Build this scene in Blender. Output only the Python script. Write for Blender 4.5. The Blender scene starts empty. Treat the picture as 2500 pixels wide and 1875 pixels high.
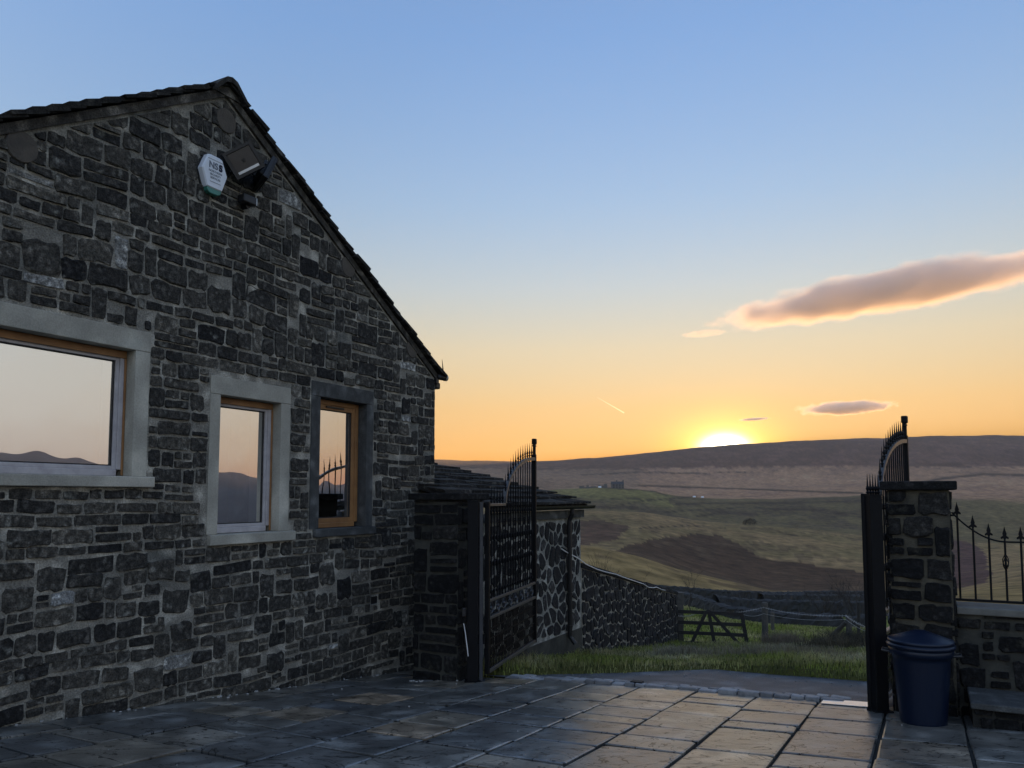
import bpy, bmesh, math, random
import numpy as np
from mathutils import Vector, Matrix
R = math.radians
random.seed(7); rng = np.random.default_rng(7)
sc = bpy.context.scene
COL = sc.collection

# ------------------------------------------------------------------ camera
cam = bpy.data.objects.new('camera', bpy.data.cameras.new('camera'))
COL.objects.link(cam); sc.camera = cam
cam.location = (0, 0, 1.4)
cam.rotation_euler = (R(90 + 4.2), 0, 0)
cam.data.lens = 36 * 1880 / 2500
cam.data.shift_y = 0.0538
cam.data.clip_start = 0.05; cam.data.clip_end = 60000

# ------------------------------------------------------------------ sky, sun, exposure
SUN_AZ = math.atan2(520, 1880)          # to the right of the view axis (+Y)
SUN_EL = R(3.15)                        # just sunk behind the ridge
SUN_DIR = Vector((math.sin(SUN_AZ) * math.cos(SUN_EL), math.cos(SUN_AZ) * math.cos(SUN_EL), math.sin(SUN_EL)))
wd = bpy.data.worlds.new('World'); sc.world = wd; wd.use_nodes = True
nt = wd.node_tree; N = nt.nodes; L = nt.links
bg = N['Background']; bg.inputs[1].default_value = 0.15
sky = N.new('ShaderNodeTexSky'); sky.sky_type = 'NISHITA'; sky.sun_disc = False
sky.sun_elevation = SUN_EL; sky.sun_rotation = SUN_AZ
sky.air_density = 1.9; sky.dust_density = 0.0; sky.ozone_density = 3.0
sep = N.new('ShaderNodeSeparateColor'); L.new(sky.outputs[0], sep.inputs[0])
com = N.new('ShaderNodeCombineColor')
GAIN = (0.86, 0.86, 1.15); GAM = (0.79, 0.79, 0.79); STR = 0.15
for i in range(3):                       # the soft tone curve of the picture, on the whole sky alike
    a = N.new('ShaderNodeMath'); a.operation = 'MULTIPLY'; a.inputs[1].default_value = STR
    b = N.new('ShaderNodeMath'); b.operation = 'POWER'; b.inputs[1].default_value = GAM[i]
    c = N.new('ShaderNodeMath'); c.operation = 'MULTIPLY'; c.inputs[1].default_value = GAIN[i] / STR
    L.new(sep.outputs[i], a.inputs[0]); L.new(a.outputs[0], b.inputs[0]); L.new(b.outputs[0], c.inputs[0]); L.new(c.outputs[0], com.inputs[i])
geo = N.new('ShaderNodeTexCoord')
dot = N.new('ShaderNodeVectorMath'); dot.operation = 'DOT_PRODUCT'; dot.inputs[1].default_value = (math.sin(SUN_AZ) * math.cos(R(3.3)), math.cos(SUN_AZ) * math.cos(R(3.3)), math.sin(R(3.3)))
L.new(geo.outputs['Generated'], dot.inputs[0])
ac = N.new('ShaderNodeMath'); ac.operation = 'ARCCOSINE'; L.new(dot.outputs['Value'], ac.inputs[0])
sx = N.new('ShaderNodeSeparateXYZ'); L.new(geo.outputs['Generated'], sx.inputs[0])
wr = N.new('ShaderNodeValToRGB'); L.new(sx.outputs[2], wr.inputs[0]); e_ = wr.color_ramp.elements   # warmth of the low evening sky, by height above the horizon
STOPS = [(0, (.82, .66, .62)), (math.sin(R(3.4)), (.87, .75, .70)), (math.sin(R(6.4)), (1.03, .80, .58)), (math.sin(R(10.8)), (1.17, .94, .69)), (math.sin(R(15.2)), (1.08, 1.0, .87)), (math.sin(R(21)), (.93, 1.0, .98)), (math.sin(R(32)), (.79, .97, 1.06)), (math.sin(R(50)), (.90, .96, .98)), (1, (.92, .96, .95))]
while len(e_) < len(STOPS): e_.new(.5)
for k, (q, c) in enumerate(STOPS): e_[k].position = q; e_[k].color = (*c, 1)
wz = N.new('ShaderNodeMapRange'); wz.interpolation_type = 'SMOOTHSTEP'; wz.inputs[1].default_value = R(38); wz.inputs[2].default_value = R(85); L.new(ac.outputs[0], wz.inputs[0])
wm = N.new('ShaderNodeMix'); wm.data_type = 'RGBA'; wm.inputs[7].default_value = (1.0, 1.0, .97, 1); L.new(wz.outputs[0], wm.inputs[0]); L.new(wr.outputs[0], wm.inputs[6])
tm = N.new('ShaderNodeVectorMath'); tm.operation = 'MULTIPLY'; L.new(com.outputs[0], tm.inputs[0]); L.new(wm.outputs[2], tm.inputs[1])
last = tm.outputs[0]
df = N.new('ShaderNodeVectorMath'); df.operation = 'SUBTRACT'; L.new(geo.outputs['Generated'], df.inputs[0]); df.inputs[1].default_value = dot.inputs[1].default_value
ds = N.new('ShaderNodeVectorMath'); ds.operation = 'MULTIPLY'; ds.inputs[1].default_value = (1, 1, 1.6); L.new(df.outputs[0], ds.inputs[0])
dl = N.new('ShaderNodeVectorMath'); dl.operation = 'LENGTH'; L.new(ds.outputs[0], dl.inputs[0])      # glare spreads along the ridge
for sig, amp, colr in ((R(1.2), 4.5 / STR, (1, .93, .72)), (R(3.2), .50 / STR, (1, .70, .06)), (R(7), .05 / STR, (1, .5, .10))):
    q = N.new('ShaderNodeMath'); q.operation = 'DIVIDE'; q.inputs[1].default_value = sig; L.new(dl.outputs['Value'], q.inputs[0])
    q2 = N.new('ShaderNodeMath'); q2.operation = 'MULTIPLY'; L.new(q.outputs[0], q2.inputs[0]); L.new(q.outputs[0], q2.inputs[1])
    q3 = N.new('ShaderNodeMath'); q3.operation = 'MULTIPLY'; q3.inputs[1].default_value = -1; L.new(q2.outputs[0], q3.inputs[0])
    q4 = N.new('ShaderNodeMath'); q4.operation = 'EXPONENT'; L.new(q3.outputs[0], q4.inputs[0])
    sv = N.new('ShaderNodeVectorMath'); sv.operation = 'SCALE'; sv.inputs[0].default_value = tuple(amp * v for v in colr); L.new(q4.outputs[0], sv.inputs['Scale'])
    ad = N.new('ShaderNodeVectorMath'); ad.operation = 'ADD'; L.new(last, ad.inputs[0]); L.new(sv.outputs[0], ad.inputs[1]); last = ad.outputs[0]
# away from the sun the low sky is paler: a pastel band right round the horizon
def rng_(sock, a, b, lo, hi):
    m = N.new('ShaderNodeMapRange'); m.interpolation_type = 'SMOOTHSTEP'; m.inputs[1].default_value = a; m.inputs[2].default_value = b; m.inputs[3].default_value = lo; m.inputs[4].default_value = hi; L.new(sock, m.inputs[0]); return m.outputs[0]
f1 = rng_(ac.outputs[0], R(28), R(75), 0, .8); f2 = rng_(sx.outputs[2], math.sin(R(4)), math.sin(R(24)), 1, 0)
fm_ = N.new('ShaderNodeMath'); fm_.operation = 'MULTIPLY'; L.new(f1, fm_.inputs[0]); L.new(f2, fm_.inputs[1])
bw = N.new('ShaderNodeRGBToBW'); L.new(last, bw.inputs[0])
pv = N.new('ShaderNodeVectorMath'); pv.operation = 'SCALE'; pv.inputs[0].default_value = (1.0, 1.0, 1.0); L.new(bw.outputs[0], pv.inputs['Scale'])
mxs = N.new('ShaderNodeMix'); mxs.data_type = 'RGBA'; L.new(fm_.outputs[0], mxs.inputs[0]); L.new(last, mxs.inputs[6]); L.new(pv.outputs[0], mxs.inputs[7])
gl_ = N.new('ShaderNodeVectorMath'); gl_.operation = 'SCALE'; L.new(mxs.outputs[2], gl_.inputs[0]); L.new(rng_(ac.outputs[0], R(34), R(95), 1, 2.0), gl_.inputs['Scale'])
L.new(gl_.outputs[0], bg.inputs[0])
sd = bpy.data.lights.new('sun', 'SUN'); sd.energy = 2.0; sd.angle = R(0.53); sd.color = (1, .55, .22)
so = bpy.data.objects.new('sun', sd); COL.objects.link(so)
so.rotation_euler = (-SUN_DIR).to_track_quat('-Z', 'Y').to_euler()
sc.view_settings.view_transform = 'Standard'; sc.view_settings.look = 'None'
sc.view_settings.exposure = 1.22; sc.view_settings.gamma = 1.0; sc.view_settings.use_curve_mapping = False
sc.cycles.use_denoising = True; sc.cycles.denoising_prefilter = 'ACCURATE'
sc.cycles.max_bounces = 8; sc.cycles.volume_bounces = 5
sc.cycles.sample_clamp_indirect = 4.0

# ------------------------------------------------------------------ frames and layout helpers
S28, C28 = math.sin(R(28)), math.cos(R(28))
def W(a, p, z=0.0):                      # a: along the gable wall, p: out from it, z: up
    return Vector((a * S28 + p * C28, a * C28 - p * S28, z))
def AP(X, Y): return X * S28 + Y * C28, X * C28 - Y * S28
FPX, PIT, SHP = 1880.0, R(4.2), 134.4
def at(px, py, Y):                       # the place at depth Y seen at a photograph pixel
    x = (px - 1250) / FPX; y = -(py - 937.5 - SHP) / FPX
    r = (x, math.cos(PIT) - y * math.sin(PIT), math.sin(PIT) + y * math.cos(PIT)); k = Y / r[1]
    return Vector((r[0] * k, Y, 1.4 + r[2] * k))
PW = -6.584                              # plane of the gable wall
def smooth(x, a, b):
    t = np.clip((np.asarray(x, float) - a) / (b - a), 0, 1); return t * t * (3 - 2 * t)
def G(X, Y):                             # yard surface
    a, p = AP(X, Y)
    z = -0.088 * Y
    w = math.exp(-((p - PW) / 1.8) ** 2)
    return z + w * (0.111 - 0.0385 * (min(max(a, 2), 10) - 3.65))
def Gap(a, p):
    v = W(a, p); return G(v.x, v.y)

# ------------------------------------------------------------------ materials
def mat(name, c1, c2=None, rough=.8, scale=6, bump=.3, bscale=30, detail=6, spec=.4, metal=0, attr=None, stops=None, objrand=0.0, coat=0, coord='Object', stain=None, bdist=.02):
    m = bpy.data.materials.new(name); m.use_nodes = True
    n = m.node_tree.nodes; l = m.node_tree.links; b = n['Principled BSDF']
    b.inputs['Roughness'].default_value = rough; b.inputs['Specular IOR Level'].default_value = spec; b.inputs['Metallic'].default_value = metal
    tc = n.new('ShaderNodeTexCoord')
    no = n.new('ShaderNodeTexNoise'); no.inputs['Scale'].default_value = scale; no.inputs['Detail'].default_value = detail; no.inputs['Roughness'].default_value = .6
    l.new(tc.outputs[coord], no.inputs['Vector'])
    c2 = c2 or tuple(v * .7 for v in c1)
    if stops:                            # one colour per piece, from a stored value
        at_ = n.new('ShaderNodeAttribute'); at_.attribute_name = attr
        cr = n.new('ShaderNodeValToRGB'); e = cr.color_ramp.elements
        while len(e) < len(stops): e.new(.5)
        for k, (ps, cc) in enumerate(stops): e[k].position = ps; e[k].color = (*cc, 1)
        cr.color_ramp.interpolation = 'LINEAR'
        l.new(at_.outputs['Fac'], cr.inputs[0]); base = cr.outputs[0]
    elif attr:
        at_ = n.new('ShaderNodeAttribute'); at_.attribute_name = attr; base = at_.outputs['Color']
    else: base = None
    mr = n.new('ShaderNodeMapRange'); mr.inputs[1].default_value = .3; mr.inputs[2].default_value = .7
    l.new(no.outputs[0], mr.inputs[0])
    if base is None:
        mx = n.new('ShaderNodeMix'); mx.data_type = 'RGBA'; mx.inputs[6].default_value = (*c1, 1); mx.inputs[7].default_value = (*c2, 1)
        l.new(mr.outputs[0], mx.inputs[0]); out = mx.outputs[2]
    else:
        mr.inputs[3].default_value = .5; mr.inputs[4].default_value = 1.5
        mx = n.new('ShaderNodeVectorMath'); mx.operation = 'SCALE'; l.new(base, mx.inputs[0]); l.new(mr.outputs[0], mx.inputs['Scale']); out = mx.outputs[0]
    if objrand:
        oi = n.new('ShaderNodeObjectInfo'); m2 = n.new('ShaderNodeMapRange'); m2.inputs[3].default_value = 1 - objrand; m2.inputs[4].default_value = 1 + objrand
        l.new(oi.outputs['Random'], m2.inputs[0])
        v = n.new('ShaderNodeVectorMath'); v.operation = 'SCALE'; l.new(out, v.inputs[0]); l.new(m2.outputs[0], v.inputs['Scale']); out = v.outputs[0]
    if stain:                            # lichen and dirt patches
        sn = n.new('ShaderNodeTexNoise'); sn.inputs['Scale'].default_value = stain[1]; sn.inputs['Detail'].default_value = 5; l.new(tc.outputs[coord], sn.inputs['Vector'])
        sr = n.new('ShaderNodeMapRange'); sr.inputs[1].default_value = stain[2]; sr.inputs[2].default_value = stain[2] + .08; sr.inputs[4].default_value = stain[3]; l.new(sn.outputs[0], sr.inputs[0])
        m3 = n.new('ShaderNodeMix'); m3.data_type = 'RGBA'; m3.inputs[7].default_value = (*stain[0], 1); l.new(sr.outputs[0], m3.inputs[0]); l.new(out, m3.inputs[6]); out = m3.outputs[2]
    l.new(out, b.inputs['Base Color'])
    if bump:
        bn = n.new('ShaderNodeTexNoise'); bn.inputs['Scale'].default_value = bscale; bn.inputs['Detail'].default_value = 8; bn.inputs['Roughness'].default_value = .65; l.new(tc.outputs[coord], bn.inputs['Vector'])
        bu = n.new('ShaderNodeBump'); bu.inputs['Strength'].default_value = bump; bu.inputs['Distance'].default_value = bdist; l.new(bn.outputs[0], bu.inputs['Height']); l.new(bu.outputs[0], b.inputs['Normal'])
    return m

MT = {}
MT['mortar'] = mat('lime_mortar', (.46, .43, .355), (.27, .255, .215), .95, 3, 1.0, 45, stain=((.15, .155, .14), 1.2, .56, .7), spec=.2)
MT['stone'] = mat('gritstone', (.1,) * 3, None, .9, 16, 1.0, 26, attr='rnd', spec=.25, bdist=.035,
    stops=[(0, (.032, .031, .030)), (.25, (.066, .062, .054)), (.55, (.125, .115, .095)), (.8, (.19, .174, .14)), (.94, (.27, .25, .205)), (1.0, (.50, .50, .47))],
    stain=((.24, .235, .20), 7, .60, .6))
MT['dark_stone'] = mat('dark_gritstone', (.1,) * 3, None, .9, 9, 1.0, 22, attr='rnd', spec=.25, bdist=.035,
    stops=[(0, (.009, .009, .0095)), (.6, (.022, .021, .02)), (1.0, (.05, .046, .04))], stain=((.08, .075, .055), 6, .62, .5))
MT['rubble'] = mat('dark_rubble_stone', (.1,) * 3, None, .85, 10, .8, 25, attr='rnd', spec=.3, stops=[(0, (.012, .013, .015)), (.6, (.03, .03, .032)), (1, (.07, .068, .065))])
MT['pale_mortar'] = mat('pale_mortar', (.42, .41, .36), (.27, .27, .24), .95, 5, .8, 50, spec=.2, stain=((.14, .15, .12), 1.5, .58, .6))
MT['dark_mortar'] = mat('dirty_mortar', (.12, .108, .078), (.03, .028, .023), .95, 4, .8, 40, spec=.2)
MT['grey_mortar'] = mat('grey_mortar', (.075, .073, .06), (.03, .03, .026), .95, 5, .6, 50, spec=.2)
MT['concrete'] = mat('cast_stone', (.44, .415, .34), (.34, .325, .27), .85, 5, .3, 80, spec=.25, stain=((.30, .30, .26), 3, .62, .5))
MT['weathered'] = mat('weathered_dressed_stone', (.11, .113, .108), (.06, .062, .06), .85, 6, .5, 50, spec=.25)
MT['slate'] = mat('stone_slate', (.070, .066, .058), (.03, .029, .028), .95, 8, .8, 30, objrand=.3, spec=.08, stain=((.20, .19, .15), 9, .62, .5))
MT['undercloak'] = mat('verge_mortar', (.15, .135, .11), (.06, .055, .05), .9, 5, .7, 40, spec=.2)
MT['wood_end'] = mat('weathered_timber_end', (.10, .085, .066), (.06, .052, .043), .9, 7, .5, 40)
MT['oak'] = mat('oak_frame', (.34, .17, .062), (.20, .095, .036), .5, 4, .15, 60, spec=.4)
MT['pale_wood'] = mat('bleached_timber', (.50, .47, .46), (.34, .31, .31), .6, 8, .2, 60, spec=.4)
MT['seal'] = mat('black_seal', (.012, .012, .013), None, .5, 5, 0)
MT['plaster'] = mat('inside_plaster', (.72, .70, .66), (.66, .64, .60), .9, 3, 0)
MT['room'] = mat('inside_wall', (.30, .28, .25), (.24, .22, .2), .9, 3, 0)
MT['iron'] = mat('black_painted_iron', (.005, .0052, .0065), (.003, .003, .0035), .55, 20, .15, 120, spec=.15)
MT['steel_grey'] = mat('grey_painted_steel', (.03, .034, .042), (.018, .02, .025), .4, 10, .1, 90, spec=.5)
MT['worn_rail'] = mat('worn_iron_rail', (.075, .075, .072), (.035, .036, .038), .35, 25, .2, 120, spec=.6)
MT['black_plastic'] = mat('black_plastic', (.012, .012, .013), None, .42, 6, 0)
MT['white_plastic'] = mat('white_plastic', (.72, .76, .80), (.64, .68, .72), .4, 4, .05)
MT['grey_print'] = mat('grey_print', (.16, .18, .22), None, .6, 5, 0)
MT['blue_print'] = mat('dark_blue_print', (.012, .018, .05), None, .6, 5, 0)
MT['teal_lens'] = mat('green_strobe_lens', (.06, .22, .17), None, .25, 5, 0)
MT['alu'] = mat('grey_reflector', (.55, .58, .6), None, .35, 5, 0, metal=.6)
MT['blue_bin'] = mat('blue_bin_plastic', (.003, .008, .023), (.0025, .0065, .019), .36, 4, .12, 25, spec=.32)
MT['coping'] = mat('grey_coping_stone', (.15, .145, .125), (.09, .088, .078), .85, 6, .3, 50, spec=.3)
MT['flag'] = mat('sandstone_flag', (.1,) * 3, None, .30, 2.2, .6, 7, attr='rnd', spec=.8, bdist=.012,
    stops=[(0, (.115, .118, .118)), (.4, (.19, .18, .155)), (.7, (.28, .23, .165)), (1, (.44, .30, .18))], stain=((.06, .062, .06), 1.3, .58, .5))
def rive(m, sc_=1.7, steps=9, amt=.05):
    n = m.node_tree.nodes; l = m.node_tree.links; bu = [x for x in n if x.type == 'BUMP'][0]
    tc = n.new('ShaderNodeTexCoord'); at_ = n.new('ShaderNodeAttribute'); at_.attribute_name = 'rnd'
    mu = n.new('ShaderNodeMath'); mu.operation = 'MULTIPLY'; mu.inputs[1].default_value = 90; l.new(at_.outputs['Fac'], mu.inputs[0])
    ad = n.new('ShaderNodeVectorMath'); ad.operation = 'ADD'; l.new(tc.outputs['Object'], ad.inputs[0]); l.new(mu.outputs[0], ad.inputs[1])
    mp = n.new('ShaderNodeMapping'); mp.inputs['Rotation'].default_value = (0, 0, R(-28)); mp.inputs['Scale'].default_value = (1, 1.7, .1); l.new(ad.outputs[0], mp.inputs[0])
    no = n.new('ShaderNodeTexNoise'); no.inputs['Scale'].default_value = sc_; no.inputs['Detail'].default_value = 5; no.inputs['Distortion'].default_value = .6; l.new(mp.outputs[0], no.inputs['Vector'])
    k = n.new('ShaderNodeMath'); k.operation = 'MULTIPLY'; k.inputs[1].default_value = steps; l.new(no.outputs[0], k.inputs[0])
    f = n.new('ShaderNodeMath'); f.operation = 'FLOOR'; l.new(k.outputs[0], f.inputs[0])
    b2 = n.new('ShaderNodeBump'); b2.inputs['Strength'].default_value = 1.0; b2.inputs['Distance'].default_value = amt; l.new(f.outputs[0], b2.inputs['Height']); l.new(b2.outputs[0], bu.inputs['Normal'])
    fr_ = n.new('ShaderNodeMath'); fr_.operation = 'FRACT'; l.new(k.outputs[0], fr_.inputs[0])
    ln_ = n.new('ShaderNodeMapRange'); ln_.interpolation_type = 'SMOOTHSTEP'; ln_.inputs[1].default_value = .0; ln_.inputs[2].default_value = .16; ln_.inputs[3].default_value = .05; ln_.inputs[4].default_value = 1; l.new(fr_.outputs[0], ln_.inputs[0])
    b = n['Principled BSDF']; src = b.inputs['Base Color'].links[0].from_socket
    v = n.new('ShaderNodeVectorMath'); v.operation = 'SCALE'; l.new(src, v.inputs[0]); l.new(ln_.outputs[0], v.inputs['Scale']); l.new(v.outputs[0], b.inputs['Base Color'])  # dark ledge lines: cleft shade and dirt painted into the stone colour
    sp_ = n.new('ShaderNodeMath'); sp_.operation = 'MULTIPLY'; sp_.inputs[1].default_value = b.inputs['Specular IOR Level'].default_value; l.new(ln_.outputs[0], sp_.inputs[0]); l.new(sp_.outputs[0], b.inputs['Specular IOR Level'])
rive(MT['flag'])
MT['joint'] = mat('joint_dirt', (.035, .034, .03), (.02, .02, .018), .95, 8, .6, 40, spec=.1)
MT['sett'] = mat('granite_sett', (.27, .265, .26), (.14, .14, .14), .55, 12, .6, 30, objrand=.35)
MT['tarmac'] = mat('worn_tarmac', (.11, .11, .115), (.055, .056, .062), .6, 2.5, .8, 45, stain=((.17, .168, .165), 4, .58, .6), spec=.3, bdist=.01)
MT['metal_plate'] = mat('galvanised_plate', (.92, .92, .93), (.8, .8, .82), .32, 6, .05, 40, metal=1.0)
MT['timber'] = mat('dark_creosoted_timber', (.026, .022, .019), (.013, .012, .011), .8, 12, .5, 60)
MT['post'] = mat('grey_fence_timber', (.085, .078, .065), (.045, .042, .036), .9, 12, .5, 60)
MT['wire'] = mat('galvanised_wire', (.45, .44, .42), None, .4, 5, 0, metal=.5)
MT['white_cable'] = mat('white_cable', (.75, .75, .73), None, .5, 5, 0)
MT['grass'] = mat('grass_blades', (.1,) * 3, None, .65, 2, 0, attr='col', spec=.25)
n_ = MT['grass'].node_tree.nodes; l_ = MT['grass'].node_tree.links; pb = n_['Principled BSDF']; tl_ = n_.new('ShaderNodeBsdfTranslucent'); ms_ = n_.new('ShaderNodeMixShader'); ms_.inputs[0].default_value = .5
l_.new(pb.inputs['Base Color'].links[0].from_socket, tl_.inputs[0]); l_.new(pb.outputs[0], ms_.inputs[1]); l_.new(tl_.outputs[0], ms_.inputs[2]); l_.new(ms_.outputs[0], n_['Material Output'].inputs[0])
MT['land'] = mat('moorland', (.1,) * 3, None, .95, .25, .7, .45, attr='col', spec=.1, detail=14, bdist=1.0)
MT['twig'] = mat('bare_twigs', (.035, .028, .024), None, .9, 5, 0)
MT['far_stone'] = mat('far_stone', (.12, .11, .10), (.08, .075, .07), .9, 2, 0)
MT['far_roof'] = mat('far_roof', (.06, .058, .06), None, .9, 2, 0)
MT['drywall'] = mat('drystone', (.035, .034, .033), (.018, .018, .018), .95, 3, .8, 8)
MT['debris'] = mat('pale_chips', (.42, .41, .38), (.3, .3, .28), .9, 5, .2)

def pits(m, sc_=14, amt=.45, lo=.30, fine=.45):
    n = m.node_tree.nodes; l = m.node_tree.links; b = n['Principled BSDF']; src = b.inputs['Base Color'].links[0].from_socket
    tc = n.new('ShaderNodeTexCoord'); no = n.new('ShaderNodeTexNoise'); no.noise_type = 'RIDGED_MULTIFRACTAL'; no.inputs['Scale'].default_value = sc_; no.inputs['Detail'].default_value = 6; l.new(tc.outputs['Object'], no.inputs['Vector'])
    fi = n.new('ShaderNodeTexNoise'); fi.inputs['Scale'].default_value = 70; fi.inputs['Detail'].default_value = 4; l.new(tc.outputs['Object'], fi.inputs['Vector'])
    m1 = n.new('ShaderNodeMapRange'); m1.inputs[1].default_value = .02; m1.inputs[2].default_value = lo; m1.inputs[3].default_value = amt; m1.inputs[4].default_value = 1.15; l.new(no.outputs[0], m1.inputs[0])
    m2 = n.new('ShaderNodeMapRange'); m2.inputs[1].default_value = .35; m2.inputs[2].default_value = .65; m2.inputs[3].default_value = 1 - fine; m2.inputs[4].default_value = 1 + fine; l.new(fi.outputs[0], m2.inputs[0])
    mm = n.new('ShaderNodeMath'); mm.operation = 'MULTIPLY'; l.new(m1.outputs[0], mm.inputs[0]); l.new(m2.outputs[0], mm.inputs[1])
    sc2 = n.new('ShaderNodeVectorMath'); sc2.operation = 'SCALE'; l.new(src, sc2.inputs[0]); l.new(mm.outputs[0], sc2.inputs['Scale']); l.new(sc2.outputs[0], b.inputs['Base Color'])
for k_ in ('stone', 'dark_stone', 'rubble'): pits(MT[k_])
pits(MT['mortar'], 5, .6, .3, .3); pits(MT['pale_mortar'], 5, .6); pits(MT['flag'], 3, .55, .3, .2); pits(MT['tarmac'], 2.5, .6, .3, .25); pits(MT['concrete'], 2.5, .8, .3, .10); pits(MT['weathered'], 6, .6, .3, .2); pits(MT['slate'], 8, .5); pits(MT['undercloak'], 8, .4)
def glass_mat(name, refl=.78, tint=(.75, .8, .82)):
    m = bpy.data.materials.new(name); m.use_nodes = True
    n = m.node_tree.nodes; l = m.node_tree.links; n.clear()
    o = n.new('ShaderNodeOutputMaterial'); mx = n.new('ShaderNodeMixShader'); mx.inputs[0].default_value = refl
    g = n.new('ShaderNodeBsdfGlossy'); g.inputs['Roughness'].default_value = .004; g.inputs['Color'].default_value = (.95, .95, .95, 1)
    t = n.new('ShaderNodeBsdfTransparent'); t.inputs[0].default_value = (*tint, 1)
    tc = n.new('ShaderNodeTexCoord'); no = n.new('ShaderNodeTexNoise'); no.inputs['Scale'].default_value = 2.2; no.inputs['Detail'].default_value = 1
    bu = n.new('ShaderNodeBump'); bu.inputs['Strength'].default_value = .05; bu.inputs['Distance'].default_value = .05
    l.new(tc.outputs['Object'], no.inputs['Vector']); l.new(no.outputs[0], bu.inputs['Height']); l.new(bu.outputs[0], g.inputs['Normal'])
    l.new(t.outputs[0], mx.inputs[1]); l.new(g.outputs[0], mx.inputs[2]); l.new(mx.outputs[0], o.inputs[0])
    return m
MT['glass'] = glass_mat('window_glass')
MT['lamp_glass'] = mat('dark_lamp_glass', (.02, .025, .03), None, .15, 4, 0, spec=.3)

# ------------------------------------------------------------------ mesh builder
class MB:
    def __init__(s): s.v = []; s.f = []; s.r = []
    def add(s, vs, fs, rnd=.5):
        o = len(s.v); s.v += [Vector(x) for x in vs]
        for q in fs: s.f.append(tuple(i + o for i in q)); s.r.append(rnd)
    def hexa(s, c):                      # 8 corners: bottom ring then top ring
        s.add(c, [(0, 3, 2, 1), (4, 5, 6, 7), (0, 1, 5, 4), (1, 2, 6, 5), (2, 3, 7, 6), (3, 0, 4, 7)])
    def box(s, o, ux, uy, uz, bev=0):    # o: corner, u*: edge vectors
        o, ux, uy, uz = Vector(o), Vector(ux), Vector(uy), Vector(uz)
        if not bev:
            s.hexa([o, o + ux, o + ux + uy, o + uy, o + uz, o + ux + uz, o + ux + uy + uz, o + uy + uz]); return
        bm = bmesh.new(); vs = [bm.verts.new(x) for x in (o, o + ux, o + ux + uy, o + uy, o + uz, o + ux + uz, o + ux + uy + uz, o + uy + uz)]
        for q in ((0, 3, 2, 1), (4, 5, 6, 7), (0, 1, 5, 4), (1, 2, 6, 5), (2, 3, 7, 6), (3, 0, 4, 7)): bm.faces.new([vs[i] for i in q])
        bmesh.ops.bevel(bm, geom=bm.edges[:], offset=bev, segments=2, affect='EDGES', profile=.5)
        bm.verts.index_update(); s.add([x.co.copy() for x in bm.verts], [[x.index for x in f.verts] for f in bm.faces]); bm.free()
    def wbox(s, a0, a1, p0, p1, z0, z1, bev=0):
        s.box(W(a0, p0, z0), W(a1 - a0, 0), W(0, p1 - p0), (0, 0, z1 - z0), bev)
    def tube(s, pts, r, n=8, caps=True):
        pts = [Vector(x) for x in pts]; rr = r if isinstance(r, (list, tuple)) else [r] * len(pts)
        rings = []
        for i, q in enumerate(pts):
            t = (pts[min(i + 1, len(pts) - 1)] - pts[max(i - 1, 0)]).normalized()
            h = Vector((0, 0, 1)) if abs(t.z) < .9 else Vector((1, 0, 0))
            x = t.cross(h).normalized(); y = t.cross(x).normalized()
            rings.append([q + (x * math.cos(k * 2 * math.pi / n) + y * math.sin(k * 2 * math.pi / n)) * rr[i] for k in range(n)])
        fs = []
        for i in range(len(pts) - 1):
            for k in range(n): fs.append((i * n + k, i * n + (k + 1) % n, (i + 1) * n + (k + 1) % n, (i + 1) * n + k))
        if caps: fs += [tuple(reversed(range(n))), tuple((len(pts) - 1) * n + k for k in range(n))]
        s.add([v for q in rings for v in q], fs)
    def lathe(s, o, prof, n=24, ax=(0, 0, 1)):
        ax = Vector(ax).normalized(); h = Vector((1, 0, 0)) if abs(ax.x) < .9 else Vector((0, 1, 0))
        x = ax.cross(h).normalized(); y = ax.cross(x).normalized(); o = Vector(o); vs = []
        for r, z in prof: vs += [o + ax * z + (x * math.cos(k * 2 * math.pi / n) + y * math.sin(k * 2 * math.pi / n)) * r for k in range(n)]
        fs = []
        for i in range(len(prof) - 1):
            for k in range(n): fs.append((i * n + k, i * n + (k + 1) % n, (i + 1) * n + (k + 1) % n, (i + 1) * n + k))
        fs += [tuple(reversed(range(n))), tuple((len(prof) - 1) * n + k for k in range(n))]
        s.add(vs, fs)
    def build(s, name, m, parent=None, org=None, smooth_=False):
        if parent is not None and org is None: org = parent.get('_o') or (0, 0, 0)
        org = Vector(org if org is not None else (0, 0, 0))
        me = bpy.data.meshes.new(name)
        me.from_pydata([tuple(x - org) for x in s.v], [], s.f)
        at_ = me.attributes.new('rnd', 'FLOAT', 'FACE'); at_.data.foreach_set('value', s.r)
        me.materials.append(MT[m] if isinstance(m, str) else m)
        if smooth_: me.polygons.foreach_set('use_smooth', [True] * len(me.polygons))
        o = bpy.data.objects.new(name, me); COL.objects.link(o)
        if parent is not None: o.parent = parent; o['_o'] = tuple(org)
        else: o.location = org; o['_o'] = tuple(org)
        return o
def thing(name, label, cat, org, group=None):
    o = bpy.data.objects.new(name, None); COL.objects.link(o); o.location = org; o.empty_display_size = .2
    o['_o'] = tuple(org); o['label'] = label; o['category'] = cat
    if group: o['group'] = group
    return o
def tag(o, label, cat, group=None):
    o['label'] = label; o['category'] = cat
    if group: o['group'] = group
    return o
def struct(o): o['kind'] = 'structure'; return o
def stuff(o): o['kind'] = 'stuff'; return o
def weld(o):                             # tidy normals
    bm = bmesh.new(); bm.from_mesh(o.data); bmesh.ops.recalc_face_normals(bm, faces=bm.faces); bm.to_mesh(o.data); bm.free(); return o

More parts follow.
